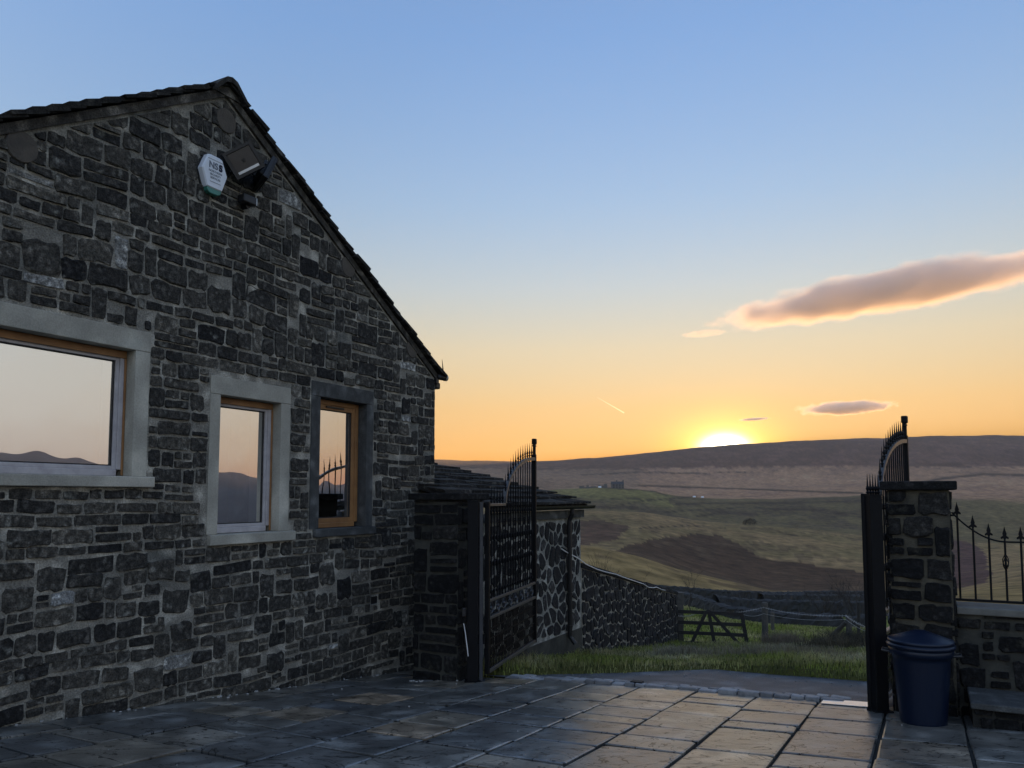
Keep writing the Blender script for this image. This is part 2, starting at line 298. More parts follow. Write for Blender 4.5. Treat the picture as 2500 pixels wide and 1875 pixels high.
# ------------------------------------------------------------------ 2-D stone work
def clip(poly, nx, ny, c):               # keep nx*x+ny*y<=c
    out = []
    for i in range(len(poly)):
        a, b = poly[i], poly[(i + 1) % len(poly)]; da = nx * a[0] + ny * a[1] - c; db = nx * b[0] + ny * b[1] - c
        if da <= 0: out.append(a)
        if da * db < 0: t = da / (da - db); out.append((a[0] + t * (b[0] - a[0]), a[1] + t * (b[1] - a[1])))
    return out
def area(p): return abs(sum(p[i][0] * p[(i + 1) % len(p)][1] - p[(i + 1) % len(p)][0] * p[i][1] for i in range(len(p)))) / 2
def rag(x0, y0, x1, y1, j=1.0):          # a roughly squared stone outline, 12 points
    w, h = x1 - x0, y1 - y0; m = min(w, h); u = random.uniform; c = lambda: u(.03, .22) * m
    d = lambda: u(-.10, .055) * m * j
    return [(x0 + c(), y0 + d()), (x0 + w * u(.3, .5), y0 + d()), (x0 + w * u(.55, .75), y0 + d()), (x1 - c(), y0 + d()), (x1 + d(), y0 + c()), (x1 + d(), y1 - c()),
            (x1 - c(), y1 + d()), (x0 + w * u(.5, .7), y1 + d()), (x0 + w * u(.25, .45), y1 + d()), (x0 + c(), y1 + d()), (x0 + d(), y1 - c()), (x0 + d(), y0 + c())]
def stone_geo(poly, h, fr, mb, rnd, back=.03):
    n = len(poly); cx = sum(q[0] for q in poly) / n; cy = sum(q[1] for q in poly) / n
    vs = [fr(x, y, -back) for x, y in poly]; vs += [fr(x, y, h * random.uniform(.35, .65)) for x, y in poly]
    k = random.uniform(.86, .95); tx, ty = random.uniform(-.04, .04), random.uniform(-.05, .05)
    vs += [fr(cx + (x - cx) * k, cy + (y - cy) * k, h * random.uniform(.75, 1.15) + tx * (x - cx) + ty * (y - cy)) for x, y in poly]
    fs = [tuple(2 * n + i for i in range(n))]
    for i in range(n):
        j = (i + 1) % n; fs += [(i, j, n + j, n + i), (n + i, n + j, 2 * n + j, 2 * n + i)]
    mb.add(vs, fs, rnd)
def lay_stones(parent, polys, fr, m, hr=(.010, .028), limit=300, name='stone', vis=None, rndf=None):
    order = sorted(range(len(polys)), key=lambda i: -area(polys[i]) * (1 if vis is None or vis(polys[i]) else .001))
    rest = MB()
    for k, i in enumerate(order):
        p = polys[i]; r = rndf(p) if rndf else min(1, max(0, random.betavariate(1.6, 2.2)))
        h = random.uniform(*hr)
        if k < limit:
            b = MB(); stone_geo(p, h, fr, b, r); b.build(name, m, parent)
        else: stone_geo(p, h, fr, rest, r)
    if rest.v: stuff(rest.build('small_stones', m, parent))
def courses(x0, x1, y0, y1, hmin, hmax, wmin, wmax, gap, holes=(), seed=1, wob=.02):
    random.seed(seed); polys = []; y = y0; taken = []
    ph = [random.uniform(0, 6) for _ in range(4)]
    wv = lambda x, y: wob * (math.sin(x * 1.7 + ph[0] + y) + .6 * math.sin(x * 3.9 + ph[1] - 2 * y))
    def put(a0, b0, a1, b1):
        rects = [(a0, b0, a1, b1)]
        for hx0, hy0, hx1, hy1 in holes:
            nr = []
            for r in rects:
                if r[2] <= hx0 or r[0] >= hx1 or r[3] <= hy0 or r[1] >= hy1: nr.append(r); continue
                if r[0] < hx0: nr.append((r[0], r[1], hx0, r[3]))
                if r[2] > hx1: nr.append((hx1, r[1], r[2], r[3]))
                c0, c1 = max(r[0], hx0), min(r[2], hx1)
                if r[1] < hy0: nr.append((c0, r[1], c1, hy0))
                if r[3] > hy1: nr.append((c0, hy1, c1, r[3]))
            rects = nr
        for r in rects:
            g = gap * random.uniform(.6, 1.5); w, h = r[2] - r[0] - g, r[3] - r[1] - g * random.uniform(.7, 1.3)
            if w < .05 or h < .04: continue
            pl = rag(r[0] + g / 2, r[1] + g / 2, r[0] + g / 2 + w, r[1] + g / 2 + h)
            near = any(abs(r[0] - q) < .03 or abs(r[2] - q) < .03 for hh in holes for q in (hh[0], hh[2])) or any(abs(r[1] - q) < .03 or abs(r[3] - q) < .03 for hh in holes for q in (hh[1], hh[3]))
            polys.append(pl if near else [(x, yy + wv(x, yy)) for x, yy in pl])
    while y < y1:
        h = random.uniform(hmin, hmax); nt_ = []; x = x0 - random.uniform(0, .2)
        while x < x1:
            w = random.uniform(wmin, wmax) * random.choice((.7, 1, 1, 1.35)); e = min(x + w, x1)
            if x1 - e < wmin * .7: e = x1
            blk = [t for t in taken if t[0] < e - .01 and t[1] > x + .01]
            if blk:
                b = blk[0]
                if b[0] - x > .09: e = b[0]
                else: x = b[1]; continue
            q = random.random(); xs = max(x, x0)
            if e - xs > .06:
                if q < .13 and e - xs < .34 and y + h < y1 - .1:
                    jh = h + random.uniform(.5, .9) * hmin; put(xs, y, e, y + h + hmin * .95); nt_.append((xs, e))
                elif q < .32 and h > hmin * 1.35:
                    s = y + h * random.uniform(.4, .6); put(xs, y, e, s)
                    if e - xs > .2 and random.random() < .6:
                        mx = xs + (e - xs) * random.uniform(.35, .65); put(xs, s, mx, y + h); put(mx, s, e, y + h)
                    else: put(xs, s, e, y + h)
                else: put(xs, y, e, y + h)
            x = e
        taken = nt_; y += h
    return polys
def voronoi(x0, x1, y0, y1, cell, gap, seed, jit=.42, xs=1.0):
    random.seed(seed); pts = []; ny = max(1, int((y1 - y0) / cell)); nx = max(1, int((x1 - x0) / (cell * xs)))
    for j in range(-1, ny + 1):
        for i in range(-1, nx + 1):
            pts.append((x0 + (i + .5 + random.uniform(-jit, jit) + .5 * (j % 2)) * (x1 - x0) / nx, y0 + (j + .5 + random.uniform(-jit, jit)) * (y1 - y0) / ny))
    out = []
    for i, a in enumerate(pts):
        if not (x0 <= a[0] <= x1 and y0 <= a[1] <= y1): continue
        g = gap * random.uniform(.5, 1.5)
        poly = [(x0 + g, y0 + g), (x1 - g, y0 + g), (x1 - g, y1 - g), (x0 + g, y1 - g)]
        for j, b in enumerate(pts):
            if i == j: continue
            dx, dy = b[0] - a[0], b[1] - a[1]; d = math.hypot(dx, dy)
            if d > cell * 4: continue
            nx_, ny_ = dx / d, dy / d; poly = clip(poly, nx_, ny_, nx_ * (a[0] + b[0]) / 2 + ny_ * (a[1] + b[1]) / 2 - g / 2)
            if len(poly) < 3: break
        if len(poly) < 3 or area(poly) < .002: continue
        # soften the outline
        sm = []
        for k in range(len(poly)):
            q, r_ = poly[k], poly[(k + 1) % len(poly)]
            sm += [(q[0] * .78 + r_[0] * .22, q[1] * .78 + r_[1] * .22), (q[0] * .22 + r_[0] * .78, q[1] * .22 + r_[1] * .78)]
        sm = [q for k, q in enumerate(sm) if math.hypot(q[0] - sm[k - 1][0], q[1] - sm[k - 1][1]) > .012]
        if len(sm) >= 4: out.append([(x + random.uniform(-.008, .008), y + random.uniform(-.008, .008)) for x, y in sm])
    return out

# ================================================================== TERRAIN
PHI = np.array([-180, -100, -60, -12, -5.8, 1.5, 6.1, 9.45, 12.0, 13.5, 15.7, 18.5, 24.3, 29.2, 33.6, 50, 66, 78, 90, 110, 180.])
def pxc(*v): return v
#            phi:  -180 -100  -60  -12 -5.8(1060) 1.5(1300) 6.1(1450) 9.45(1563) 12(1650) 13.5(1700) 15.7(1780) 18.5(1880) 24.3(2100) 29.2(2300) 33.6(2500) 50 66 78 90 110 180
ROWS = [
 (20,   [1570] * 21),
 (36,   [1520] * 7 + [1500, 1478, 1490, 1512, 1525, 1535, 1540, 1540] + [1540] * 6),
 (46,   [1530] * 7 + [1515, 1500, 1515, 1530, 1540, 1545, 1545, 1545] + [1545] * 6),
 (62,   [1505] * 7 + [1484, 1474, 1482, 1496, 1504, 1510, 1514, 1514] + [1500] * 6),
 (80,   [1478] * 7 + [1472, 1468, 1470, 1474, 1478, 1482, 1486, 1486] + [1450] * 6),
 (120,  [1330, 1330, 1320, 1318, 1315, 1316, 1333, 1358, 1386, 1399, 1417, 1438, 1446, 1448, 1440] + [1430] * 6),
 (165,  [1400, 1400, 1400, 1395, 1390, 1390, 1390, 1395, 1415, 1425, 1435, 1446, 1450, 1440, 1400] + [1420] * 6),
 (210,  [1350, 1350, 1350, 1335, 1335, 1335, 1340, 1350, 1378, 1395, 1415, 1436, 1440, 1405, 1378] + [1400] * 6),
 (380,  [1250, 1250, 1250, 1240, 1238, 1240, 1246, 1250, 1262, 1269, 1277, 1284, 1298, 1308, 1318] + [1310] * 6),
 (440,  [1262, 1262, 1262, 1256, 1254, 1256, 1262, 1266, 1276, 1282, 1288, 1294, 1306, 1316, 1322] + [1300] * 6),
 (640,  [1210, 1210, 1210, 1205, 1205, 1199, 1191, 1195, 1212, 1217, 1220, 1222, 1212, 1215, 1215] + [1230] * 6),
 (720,  [1215, 1215, 1215, 1207, 1207, 1203, 1195, 1198, 1211, 1215, 1217, 1218, 1207, 1208, 1205] + [1222] * 6),
 (1000, [1150, 1150, 1160, 1165, 1165, 1165, 1168, 1178, 1190, 1192, 1194, 1194, 1180, 1170, 1165, 1180, 1192, 1150, 1100, 1100, 1120]),
 (1700, [1080, 1080, 1100, 1121, 1122, 1127, 1118, 1107, 1098, 1093, 1086, 1080, 1070, 1064, 1062, 1105, 1160, 1050, 1000, 1000, 1060]),
 (2300, [1140, 1140, 1150, 1160, 1160, 1165, 1160, 1155, 1150, 1145, 1140, 1135, 1120, 1115, 1110, 1140, 1185, 1110, 1080, 1080, 1110])]
LRK = np.log([q[0] for q in ROWS]); TEL = np.array([(1210 - np.array(q[1])) / 1880.0 for q in ROWS])
def vnoise(x, y, seed=0):
    xi = np.floor(x).astype(np.int64); yi = np.floor(y).astype(np.int64); fx = x - xi; fy = y - yi
    h = lambda a, b: ((np.sin(a * 127.1 + b * 311.7 + seed * 74.7) * 43758.5453) % 1.0)
    u = fx * fx * (3 - 2 * fx); v = fy * fy * (3 - 2 * fy)
    return (h(xi, yi) * (1 - u) + h(xi + 1, yi) * u) * (1 - v) + (h(xi, yi + 1) * (1 - u) + h(xi + 1, yi + 1) * u) * v - .5
def fbm(x, y, seed=0, o=4):
    s = 0; a = 1
    for k in range(o): s = s + a * vnoise(x * 2 ** k, y * 2 ** k, seed + k); a *= .5
    return s
VX = np.array([-40, -3, .0, .6, 1.9, 2.75, 3.37, 4.28, 5.5, 8, 14, 40.]); VY = np.array([10.6, 9.9, 9.75, 9.95, 10.2, 10.3, 9.85, 9.3, 8.7, 7.6, 5, -8.])
def verge_edge(X): return np.interp(X, VX, VY)
def terrain_z(X, Y):
    X = np.asarray(X, float); Y = np.asarray(Y, float)
    r = np.hypot(X, Y); ph = np.degrees(np.arctan2(X, Y))
    T = np.stack([np.interp(ph, PHI, row) for row in TEL])          # rows x points
    lr = np.log(np.clip(r, 1, 2300)); lr2 = np.log(np.clip(np.clip(r, 1, 2300) * np.maximum(np.cos(np.radians(ph)), .55), 20, 2300))
    k = np.clip(np.searchsorted(LRK, lr2) - 1, 0, len(LRK) - 2)
    t = (lr2 - LRK[k]) / (LRK[k + 1] - LRK[k])
    g = lambda i: np.take_along_axis(T, np.clip(i, 0, len(LRK) - 1)[None], 0)[0]
    p0, p1, p2, p3 = g(k - 1), g(k), g(k + 1), g(k + 2)
    e = .5 * (2 * p1 + (p2 - p0) * t * .7 + (2 * p0 - 5 * p1 + 4 * p2 - p3) * 0 * t)   # start slope hint
    s = t * t * (3 - 2 * t); e = p1 + (p2 - p1) * (.6 * s + .4 * t)
    Yd = np.maximum(r * np.maximum(np.cos(np.radians(ph)), .55), 1)
    zf = 1.4 + e * Yd
    zn = -0.088 * np.clip(Y, -12, 10.4) - .165 * np.clip(Y - 10.4, 0, 10.6)
    out = smooth(Y - verge_edge(X), -.05, .45)                        # bank beyond the lane
    out = out * smooth(X * C28 - Y * S28, -5.55, -5.3)
    bank = .05 * out * (1 + .8 * fbm(X * .9, Y * .9, 3, 3)) - .30 * (1 - out)
    zn = zn + bank
    w = smooth(r, 17, 21)
    z = zn * (1 - w) + (zf + .02) * w
    amp = .05 * smooth(r, 18, 40) + r * .0012 * smooth(r, 60, 300)
    return z + amp * fbm(X / (2 + r * .03), Y / (2 + r * .03), 11, 4) * (r > 15)
ph_in = np.arange(-22, 37, .11); ph_all = np.radians(np.concatenate([np.arange(-180, -22, 2.0), ph_in, np.arange(37, 180.1, 2.0)]))
rs = np.exp(np.linspace(math.log(1.5), math.log(2300), 430))
PP, RR = np.meshgrid(ph_all, rs, indexing='ij')
TX, TY = RR * np.sin(PP), RR * np.cos(PP); TZ = terrain_z(TX.ravel(), TY.ravel()).reshape(TX.shape)
def inpoly(x, y, poly):
    inside = np.zeros(x.shape, bool); n = len(poly)
    for i in range(n):
        x0, y0 = poly[i]; x1, y1 = poly[(i + 1) % n]
        c = ((y0 > y) != (y1 > y)) & (x < (x1 - x0) * (y - y0) / ((y1 - y0) + 1e-9) + x0); inside ^= c
    return inside
def proj(X, Y, Z):
    Z = Z - 1.4; zc = np.maximum(Y * math.cos(PIT) + Z * math.sin(PIT), .1); yc = -Y * math.sin(PIT) + Z * math.cos(PIT)
    return 1250 + FPX * X / zc, 937.5 + SHP - FPX * yc / zc
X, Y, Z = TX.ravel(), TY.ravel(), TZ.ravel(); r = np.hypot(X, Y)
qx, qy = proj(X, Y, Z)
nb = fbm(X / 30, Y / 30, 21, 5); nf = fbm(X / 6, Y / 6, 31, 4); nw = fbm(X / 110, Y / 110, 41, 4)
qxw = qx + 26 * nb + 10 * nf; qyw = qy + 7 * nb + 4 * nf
col = np.zeros((len(X), 3))
def paint(mask, c, soft=None):
    m = np.asarray(mask, float)[:, None]; col[:] = col * (1 - m) + np.array(c) * m
paint(r >= 0, (.095, .115, .035))                                    # fields
paint(smooth(r, 85, 100), (.125, .122, .062))                        # near spur, rough pasture
paint(smooth(r, 150, 200), (.128, .122, .072))
paint(smooth(r, 190, 230) * smooth(nb, -.1, .3), (.105, .108, .06))
paint(smooth(r, 388, 402), (.066, .072, .042))                       # beyond the middle crest
paint(smooth(r, 400, 450) * smooth(nb + .5 * nf, .05, .3), (.042, .044, .032))
paint(smooth(r, 540, 560) * (qxw < 1640), (.082, .10, .045))        # green round the farm
paint(smooth(r, 700, 760), (.165, .136, .098))                       # bleached grass
paint(smooth(r, 700, 760) * smooth(nb, .1, .3) * .5, (.10, .085, .075))
paint(smooth(r, 700, 760) * (qxw < 1560) * .7, (.09, .085, .07))
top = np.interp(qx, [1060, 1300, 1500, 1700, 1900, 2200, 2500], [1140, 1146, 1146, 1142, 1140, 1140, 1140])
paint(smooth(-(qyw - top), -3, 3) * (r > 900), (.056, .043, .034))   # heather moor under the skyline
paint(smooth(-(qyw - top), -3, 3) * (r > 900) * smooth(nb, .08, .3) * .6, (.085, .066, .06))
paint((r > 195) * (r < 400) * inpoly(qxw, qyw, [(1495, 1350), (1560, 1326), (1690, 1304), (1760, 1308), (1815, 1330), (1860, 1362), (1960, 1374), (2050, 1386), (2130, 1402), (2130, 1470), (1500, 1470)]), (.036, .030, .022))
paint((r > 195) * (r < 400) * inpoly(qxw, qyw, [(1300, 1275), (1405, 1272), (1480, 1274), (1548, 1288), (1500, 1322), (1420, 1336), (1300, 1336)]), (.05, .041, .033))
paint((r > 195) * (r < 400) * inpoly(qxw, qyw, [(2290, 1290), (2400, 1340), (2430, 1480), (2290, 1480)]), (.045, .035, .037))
paint((r > 110) * (r < 400) * smooth(nf + nb * .6, .28, .4) * .7, (.045, .042, .03))
for pts, wd_ in (([(1330, 1237), (1420, 1236), (1560, 1240)], 3.5), ([(1560, 1185), (1700, 1190), (1900, 1197), (2110, 1204)], 2.2), ([(1470, 1190), (1600, 1200), (1640, 1214)], 1.6),
                 ([(1650, 1230), (1900, 1228), (2110, 1224)], 2.6), ([(2240, 1180), (2300, 1168), (2400, 1158), (2500, 1160)], 3.0), ([(1480, 1240), (1560, 1224), (1700, 1212)], 1.5), ([(1620, 1250), (1800, 1240), (2000, 1246), (2110, 1262)], 1.6), ([(1700, 1262), (1760, 1250), (1850, 1256)], 2.4), ([(1420, 1160), (1560, 1152), (1700, 1156), (1900, 1150)], 1.3), ([(1330, 1222), (1440, 1214), (1600, 1219)], 1.3), ([(1560, 1290), (1680, 1283), (1760, 1290)], 1.4), ([(1900, 1300), (1970, 1312), (1990, 1322), (1950, 1345)], 2.2)):
    yy = np.interp(qx, [q[0] for q in pts], [q[1] for q in pts]); ok = (qx > pts[0][0]) & (qx < pts[-1][0]) & (r > 230)
    paint(ok * np.exp(-((qy + 2 * nf - yy) / wd_) ** 2) * .95, (.022, .02, .017))
wl = smooth(r, 47, 60) * (1 - smooth(r, 78, 90)); paint(wl * smooth(nf + nb, -.3, .2) * .75, (.038, .038, .022))
paint((r < 46) * smooth(nf, .1, .4) * .5, (.13, .125, .06))
paint((r < 19) * 1.0, (.05, .052, .022))
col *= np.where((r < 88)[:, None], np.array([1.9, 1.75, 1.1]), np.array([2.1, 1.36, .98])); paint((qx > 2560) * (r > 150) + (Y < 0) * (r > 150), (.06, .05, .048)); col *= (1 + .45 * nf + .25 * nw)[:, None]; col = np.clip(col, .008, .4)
ny_, nx_ = TX.shape
idx = np.arange(ny_ * nx_).reshape(ny_, nx_)
F = np.stack([idx[:-1, :-1], idx[:-1, 1:], idx[1:, 1:], idx[1:, :-1]], -1).reshape(-1, 4)
def mesh_np(name, V, F, m, colr=None, smooth_=True):
    me = bpy.data.meshes.new(name); k = F.shape[1]
    me.vertices.add(len(V)); me.vertices.foreach_set('co', np.asarray(V, np.float32).ravel())
    me.loops.add(F.size); me.loops.foreach_set('vertex_index', F.ravel().astype(np.int32))
    me.polygons.add(len(F)); me.polygons.foreach_set('loop_start', np.arange(0, F.size, k, dtype=np.int32))
    me.polygons.foreach_set('use_smooth', np.full(len(F), smooth_))
    if colr is not None:
        a_ = me.attributes.new('col', 'FLOAT_COLOR', 'POINT'); a_.data.foreach_set('color', np.concatenate([colr, np.ones((len(colr), 1))], 1).astype(np.float32).ravel())
    me.materials.append(MT[m] if isinstance(m, str) else m); me.update(calc_edges=True); me.validate()
    o = bpy.data.objects.new(name, me); COL.objects.link(o); return o
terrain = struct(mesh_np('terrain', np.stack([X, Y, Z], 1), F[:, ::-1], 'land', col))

# ================================================================== YARD
A_END = 8.70
def sheet(name, a0, a1, p0, p1, dz, m, na=40, np_=40, fz=None):
    b = MB(); vs = []; fs = []
    for i in range(na + 1):
        for j in range(np_ + 1):
            a = a0 + (a1 - a0) * i / na; p = p0 + (p1 - p0) * j / np_; v = W(a, p); v.z = G(v.x, v.y) + dz; vs.append(v)
    for i in range(na):
        for j in range(np_): k = i * (np_ + 1) + j; fs.append((k, k + 1, k + np_ + 2, k + np_ + 1))
    b.add(vs, fs); return b.build(name, m)
paving = struct(sheet('paving', -2.2, A_END + .02, PW - .3, 3.4, -.022, 'joint'))
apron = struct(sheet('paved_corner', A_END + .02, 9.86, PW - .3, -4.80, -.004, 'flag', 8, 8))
PJ = [-6.56, -6.12, -5.50, -4.87, -4.24, -3.60, -2.95, -2.29, -1.64, -1.02, -.38, .26, .9, 1.55, 2.2, 2.8, 3.4]
random.seed(11)
for k in range(len(PJ) - 1):
    p0, p1 = PJ[k], PJ[k + 1]; a = -2.2 + random.uniform(0, .5)
    while a < A_END - .05:
        ln = random.choice((.32, .45, .45, .6, .6, .75, .9)) * random.uniform(.92, 1.08); e = min(a + ln, A_END)
        if A_END - e < .2: e = A_END
        g = .009 + random.uniform(0, .006); dz = random.uniform(-.004, .005); tl = random.uniform(-.004, .004); tp = random.uniform(-.004, .004)
        b = MB(); q0, q1, x0, x1 = p0 + g, p1 - g, a + g, e - g; j = lambda: random.uniform(-.006, .006)
        crn = []
        for (ca, cp, sa, sp) in ((x0, q0, 1, 1), (x1, q0, -1, 1), (x1, q1, -1, -1), (x0, q1, 1, -1)):
            c = random.uniform(.008, .03); ca += j(); cp += j()
            o2 = [(ca + sa * c, cp), (ca, cp + sp * c)] if sa == sp else [(ca, cp + sp * c), (ca + sa * c, cp)]
            crn += o2 if True else []
        cx = sum(q[0] for q in crn) / 8; cy = sum(q[1] for q in crn) / 8
        crn.sort(key=lambda q: math.atan2(q[1] - cy, q[0] - cx))
        zt = lambda a_, p_: Gap(a_, p_) + dz + tl * (a_ - cx) / .3 + tp * (p_ - cy) / .3
        vs = [W(q[0], q[1], zt(*q) - .03) for q in crn] + [W(q[0], q[1], zt(*q) - .006) for q in crn]
        ins = [(cx + (q[0] - cx) * (1 - .016 / max(.1, abs(q[0] - cx) + .05)), cy + (q[1] - cy) * (1 - .016 / max(.1, abs(q[1] - cy) + .05))) for q in crn]
        vs += [W(q[0], q[1], zt(*q)) for q in ins]
        fs = [tuple(16 + i for i in range(7, -1, -1))]
        for i in range(8): n2 = (i + 1) % 8; fs += [(i, 8 + i, 8 + n2, n2), (8 + i, 16 + i, 16 + n2, 8 + n2)]
        warm = math.exp(-((p0 + 1.9) / 1.5) ** 2) * .25
        b.add(vs, fs, min(1, random.betavariate(1.0, 1.5) * .9 + warm * random.random()))
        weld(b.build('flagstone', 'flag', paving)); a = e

# tarmac lane beyond the gate
b = MB(); vs = []; fs = []; na, np_ = 26, 120
for j in range(np_ + 1):
    p = -9 + 22 * j / np_
    for i in range(na + 1):
        a = A_END + .02 + (6.0) * i / na; v = W(a, p); v.z = -.088 * v.y - .012 - .015 * math.sin(min(1, i / 8) * math.pi) ; vs.append(v)
for j in range(np_):
    for i in range(na):
        k = j * (na + 1) + i
        c = (vs[k] + vs[k + na + 2]) / 2
        if c.y < float(verge_edge(c.x)) + .45: fs.append((k, k + 1, k + na + 2, k + na + 1))
b.add(vs, fs); lane = struct(weld(b.build('lane', 'tarmac')))

# sett strip across the threshold
random.seed(5)
b = MB(); b.wbox(A_END + .005, A_END + .24, -4.75, -.75, 0, .001)
strip = MB(); vs = []; fs = []
for j in range(41):
    p = -4.75 + 4.0 * j / 40
    for a in (A_END + .005, A_END + .235): v = W(a, p); v.z = G(v.x, v.y) - .014; vs.append(v)
for j in range(40): fs.append((2 * j, 2 * j + 1, 2 * j + 3, 2 * j + 2))
strip.add(vs, fs); sett_strip = struct(weld(strip.build('sett_strip', 'joint')))
for row in range(2):
    p = -4.74
    while p < -.85:
        w = random.uniform(.12, .24); a0 = A_END + .01 + row * .112; a1 = a0 + .10 + random.uniform(-.01, .008)
        if -3.05 < p < -2.9 and row == 1: p += .14; continue
        b = MB(); z = Gap(a0, p); j = lambda: random.uniform(-.008, .008)
        bot = [W(a0 + j(), p + .008, z - .04), W(a1 + j(), p + .008, z - .045), W(a1 + j(), p + w - .008, z - .045), W(a0 + j(), p + w - .008, z - .04)]
        t = random.uniform(.012, .034); topv = [q + Vector((0, 0, .04 + t + j() * .6)) for q in bot]
        cc = sum(topv, Vector()) / 4; ins = [q.lerp(cc, .16) + Vector((0, 0, .008)) for q in topv]
        b.add(bot + topv + ins, [(0, 1, 5, 4), (1, 2, 6, 5), (2, 3, 7, 6), (3, 0, 4, 7), (4, 5, 9, 8), (5, 6, 10, 9), (6, 7, 11, 10), (7, 4, 8, 11), (8, 9, 10, 11)])
        weld(b.build('sett', 'sett', sett_strip)); p += w
v = W(8.78, -3.02); bx = MB(); z = G(v.x, v.y); bx.wbox(8.74, 8.84, -3.09, -2.95, z - .01, z + .05, .008)
tag(bx.build('gate_stop', 'iron', None, (v.x, v.y, z)), 'small black gate stop block set among the threshold setts', 'gate stop')
v = W(8.62, -.62); z = G(v.x, v.y); b = MB()
cs = [(8.50, -.98), (8.78, -.98), (8.78, -.50), (8.50, -.50)]
b.hexa([W(a, p, Gap(a, p) + .004) for a, p in cs] + [W(a, p, Gap(a, p) + .010) for a, p in cs])
tag(weld(b.build('metal_plate', 'metal_plate', None, (v.x, v.y, z))), 'shiny flat metal plate at foot of the right gate post', 'plate')
# pale chips and grit on the flags
random.seed(3)
b = MB()
for k in range(90):
    if k < 45: a = random.uniform(3.6, 9.0); p = PW + abs(random.gauss(0, .05)) + .05
    elif k < 60: a = random.uniform(8.0, 8.35); p = random.uniform(-5.9, -5.0)
    else: a = random.uniform(3.5, 8.5); p = random.uniform(-6.3, .2)
    s = random.uniform(.004, .014) * (1.3 if k < 60 else .8); z = Gap(a, p) + .004
    q = [Vector((random.uniform(-1, 1), random.uniform(-1, 1), 0)) * s for _ in range(4)]
    c = W(a, p, z); th = random.uniform(0, 6)
    ring = [c + Vector((math.cos(th + i * 1.57) * s * random.uniform(.6, 1.4), math.sin(th + i * 1.57) * s * random.uniform(.6, 1.4), 0)) for i in range(4)]
    b.add(ring + [x + Vector((0, 0, s * .6)) for x in ring], [(4, 5, 6, 7), (0, 1, 5, 4), (1, 2, 6, 5), (2, 3, 7, 6), (3, 0, 4, 7)])
o = stuff(weld(b.build('stone_chips', 'debris'))); o['label'] = 'scattered pale stone chips lying on the flags'; o['category'] = 'chips'

# ================================================================== HOUSE
A0, A1, APX, ZAP, ZEV = 1.55, 9.85, 5.70, 5.80, 3.24       # wall body (under the slates)
SL = (ZAP - ZEV) / (A1 - APX)
house = thing('stone_cottage', 'dark gritstone cottage gable with three windows and stone slate roof', 'house', W(APX, PW - 3, -1.3))
WIN = [dict(o=(2.55, 4.73, 1.58, 2.785), l=(2.40, 4.886, 2.785, 2.98), s=(2.36, 4.95, 1.48, 1.58), kind='concrete'),
       dict(o=(5.75, 6.63, .99, 2.478), l=(5.612, 6.782, 2.478, 2.67), s=(5.63, 6.862, .88, .99), kind='concrete'),
       dict(o=(7.295, 8.20, .99, 2.632), l=(7.132, 8.342, 2.632, 2.818), s=(7.20, 8.378, .89, .99), kind='weathered')]
def body():
    b = MB(); ha = sorted({A0, A1, *[v for w in WIN for v in w['o'][:2]]}); hz = sorted({-1.5, ZEV, *[v for w in WIN for v in w['o'][2:]]})
    inh = lambda a, z: any(w['o'][0] < a < w['o'][1] and w['o'][2] < z < w['o'][3] for w in WIN)
    for p, fl in ((PW, 1), (PW - .45, -1)):
        for i in range(len(ha) - 1):
            for j in range(len(hz) - 1):
                if inh((ha[i] + ha[i + 1]) / 2, (hz[j] + hz[j + 1]) / 2): continue
                q = [W(ha[i], p, hz[j]), W(ha[i + 1], p, hz[j]), W(ha[i + 1], p, hz[j + 1]), W(ha[i], p, hz[j + 1])]
                b.add(q, [(0, 1, 2, 3) if fl > 0 else (3, 2, 1, 0)])
        b.add([W(A0, p, ZEV), W(A1, p, ZEV), W(APX, p, ZAP)], [(0, 1, 2) if fl > 0 else (2, 1, 0)])
    return b
wall = body().build('gable_wall', 'mortar', house)
b = MB()                                                              # the other walls, floor and ceiling of the shell
zb = -1.5
for q in ([W(A1, PW, zb), W(A1, PW - 8, zb), W(A1, PW - 8, ZEV), W(A1, PW, ZEV)], [W(A0, PW - 8, zb), W(A0, PW, zb), W(A0, PW, ZEV), W(A0, PW - 8, ZEV)], [W(A1, PW - 8, zb), W(A0, PW - 8, zb), W(A0, PW - 8, ZEV), W(A1, PW - 8, ZEV)]):
    b.add(q, [(0, 1, 2, 3)])
b.add([W(A0, PW - 8, ZEV), W(A1, PW - 8, ZEV), W(APX, PW - 8, ZAP)], [(0, 1, 2)])
b.build('side_walls', 'mortar', house)
b = MB(); b.wbox(A0 + .3, A1 - .3, PW - 4.2, PW - 4.1, -.6, 3.2); b.wbox(A0 + .3, A1 - .3, PW - 4.1, PW - .452, 3.0, 3.05); b.wbox(A0 + .3, A1 - .3, PW - 4.1, PW - .452, -.2, -.1)
b.wbox(5.2, 5.3, PW - 4.1, PW - .452, -.1, 3.0)
b.build('room_lining', 'room', house)

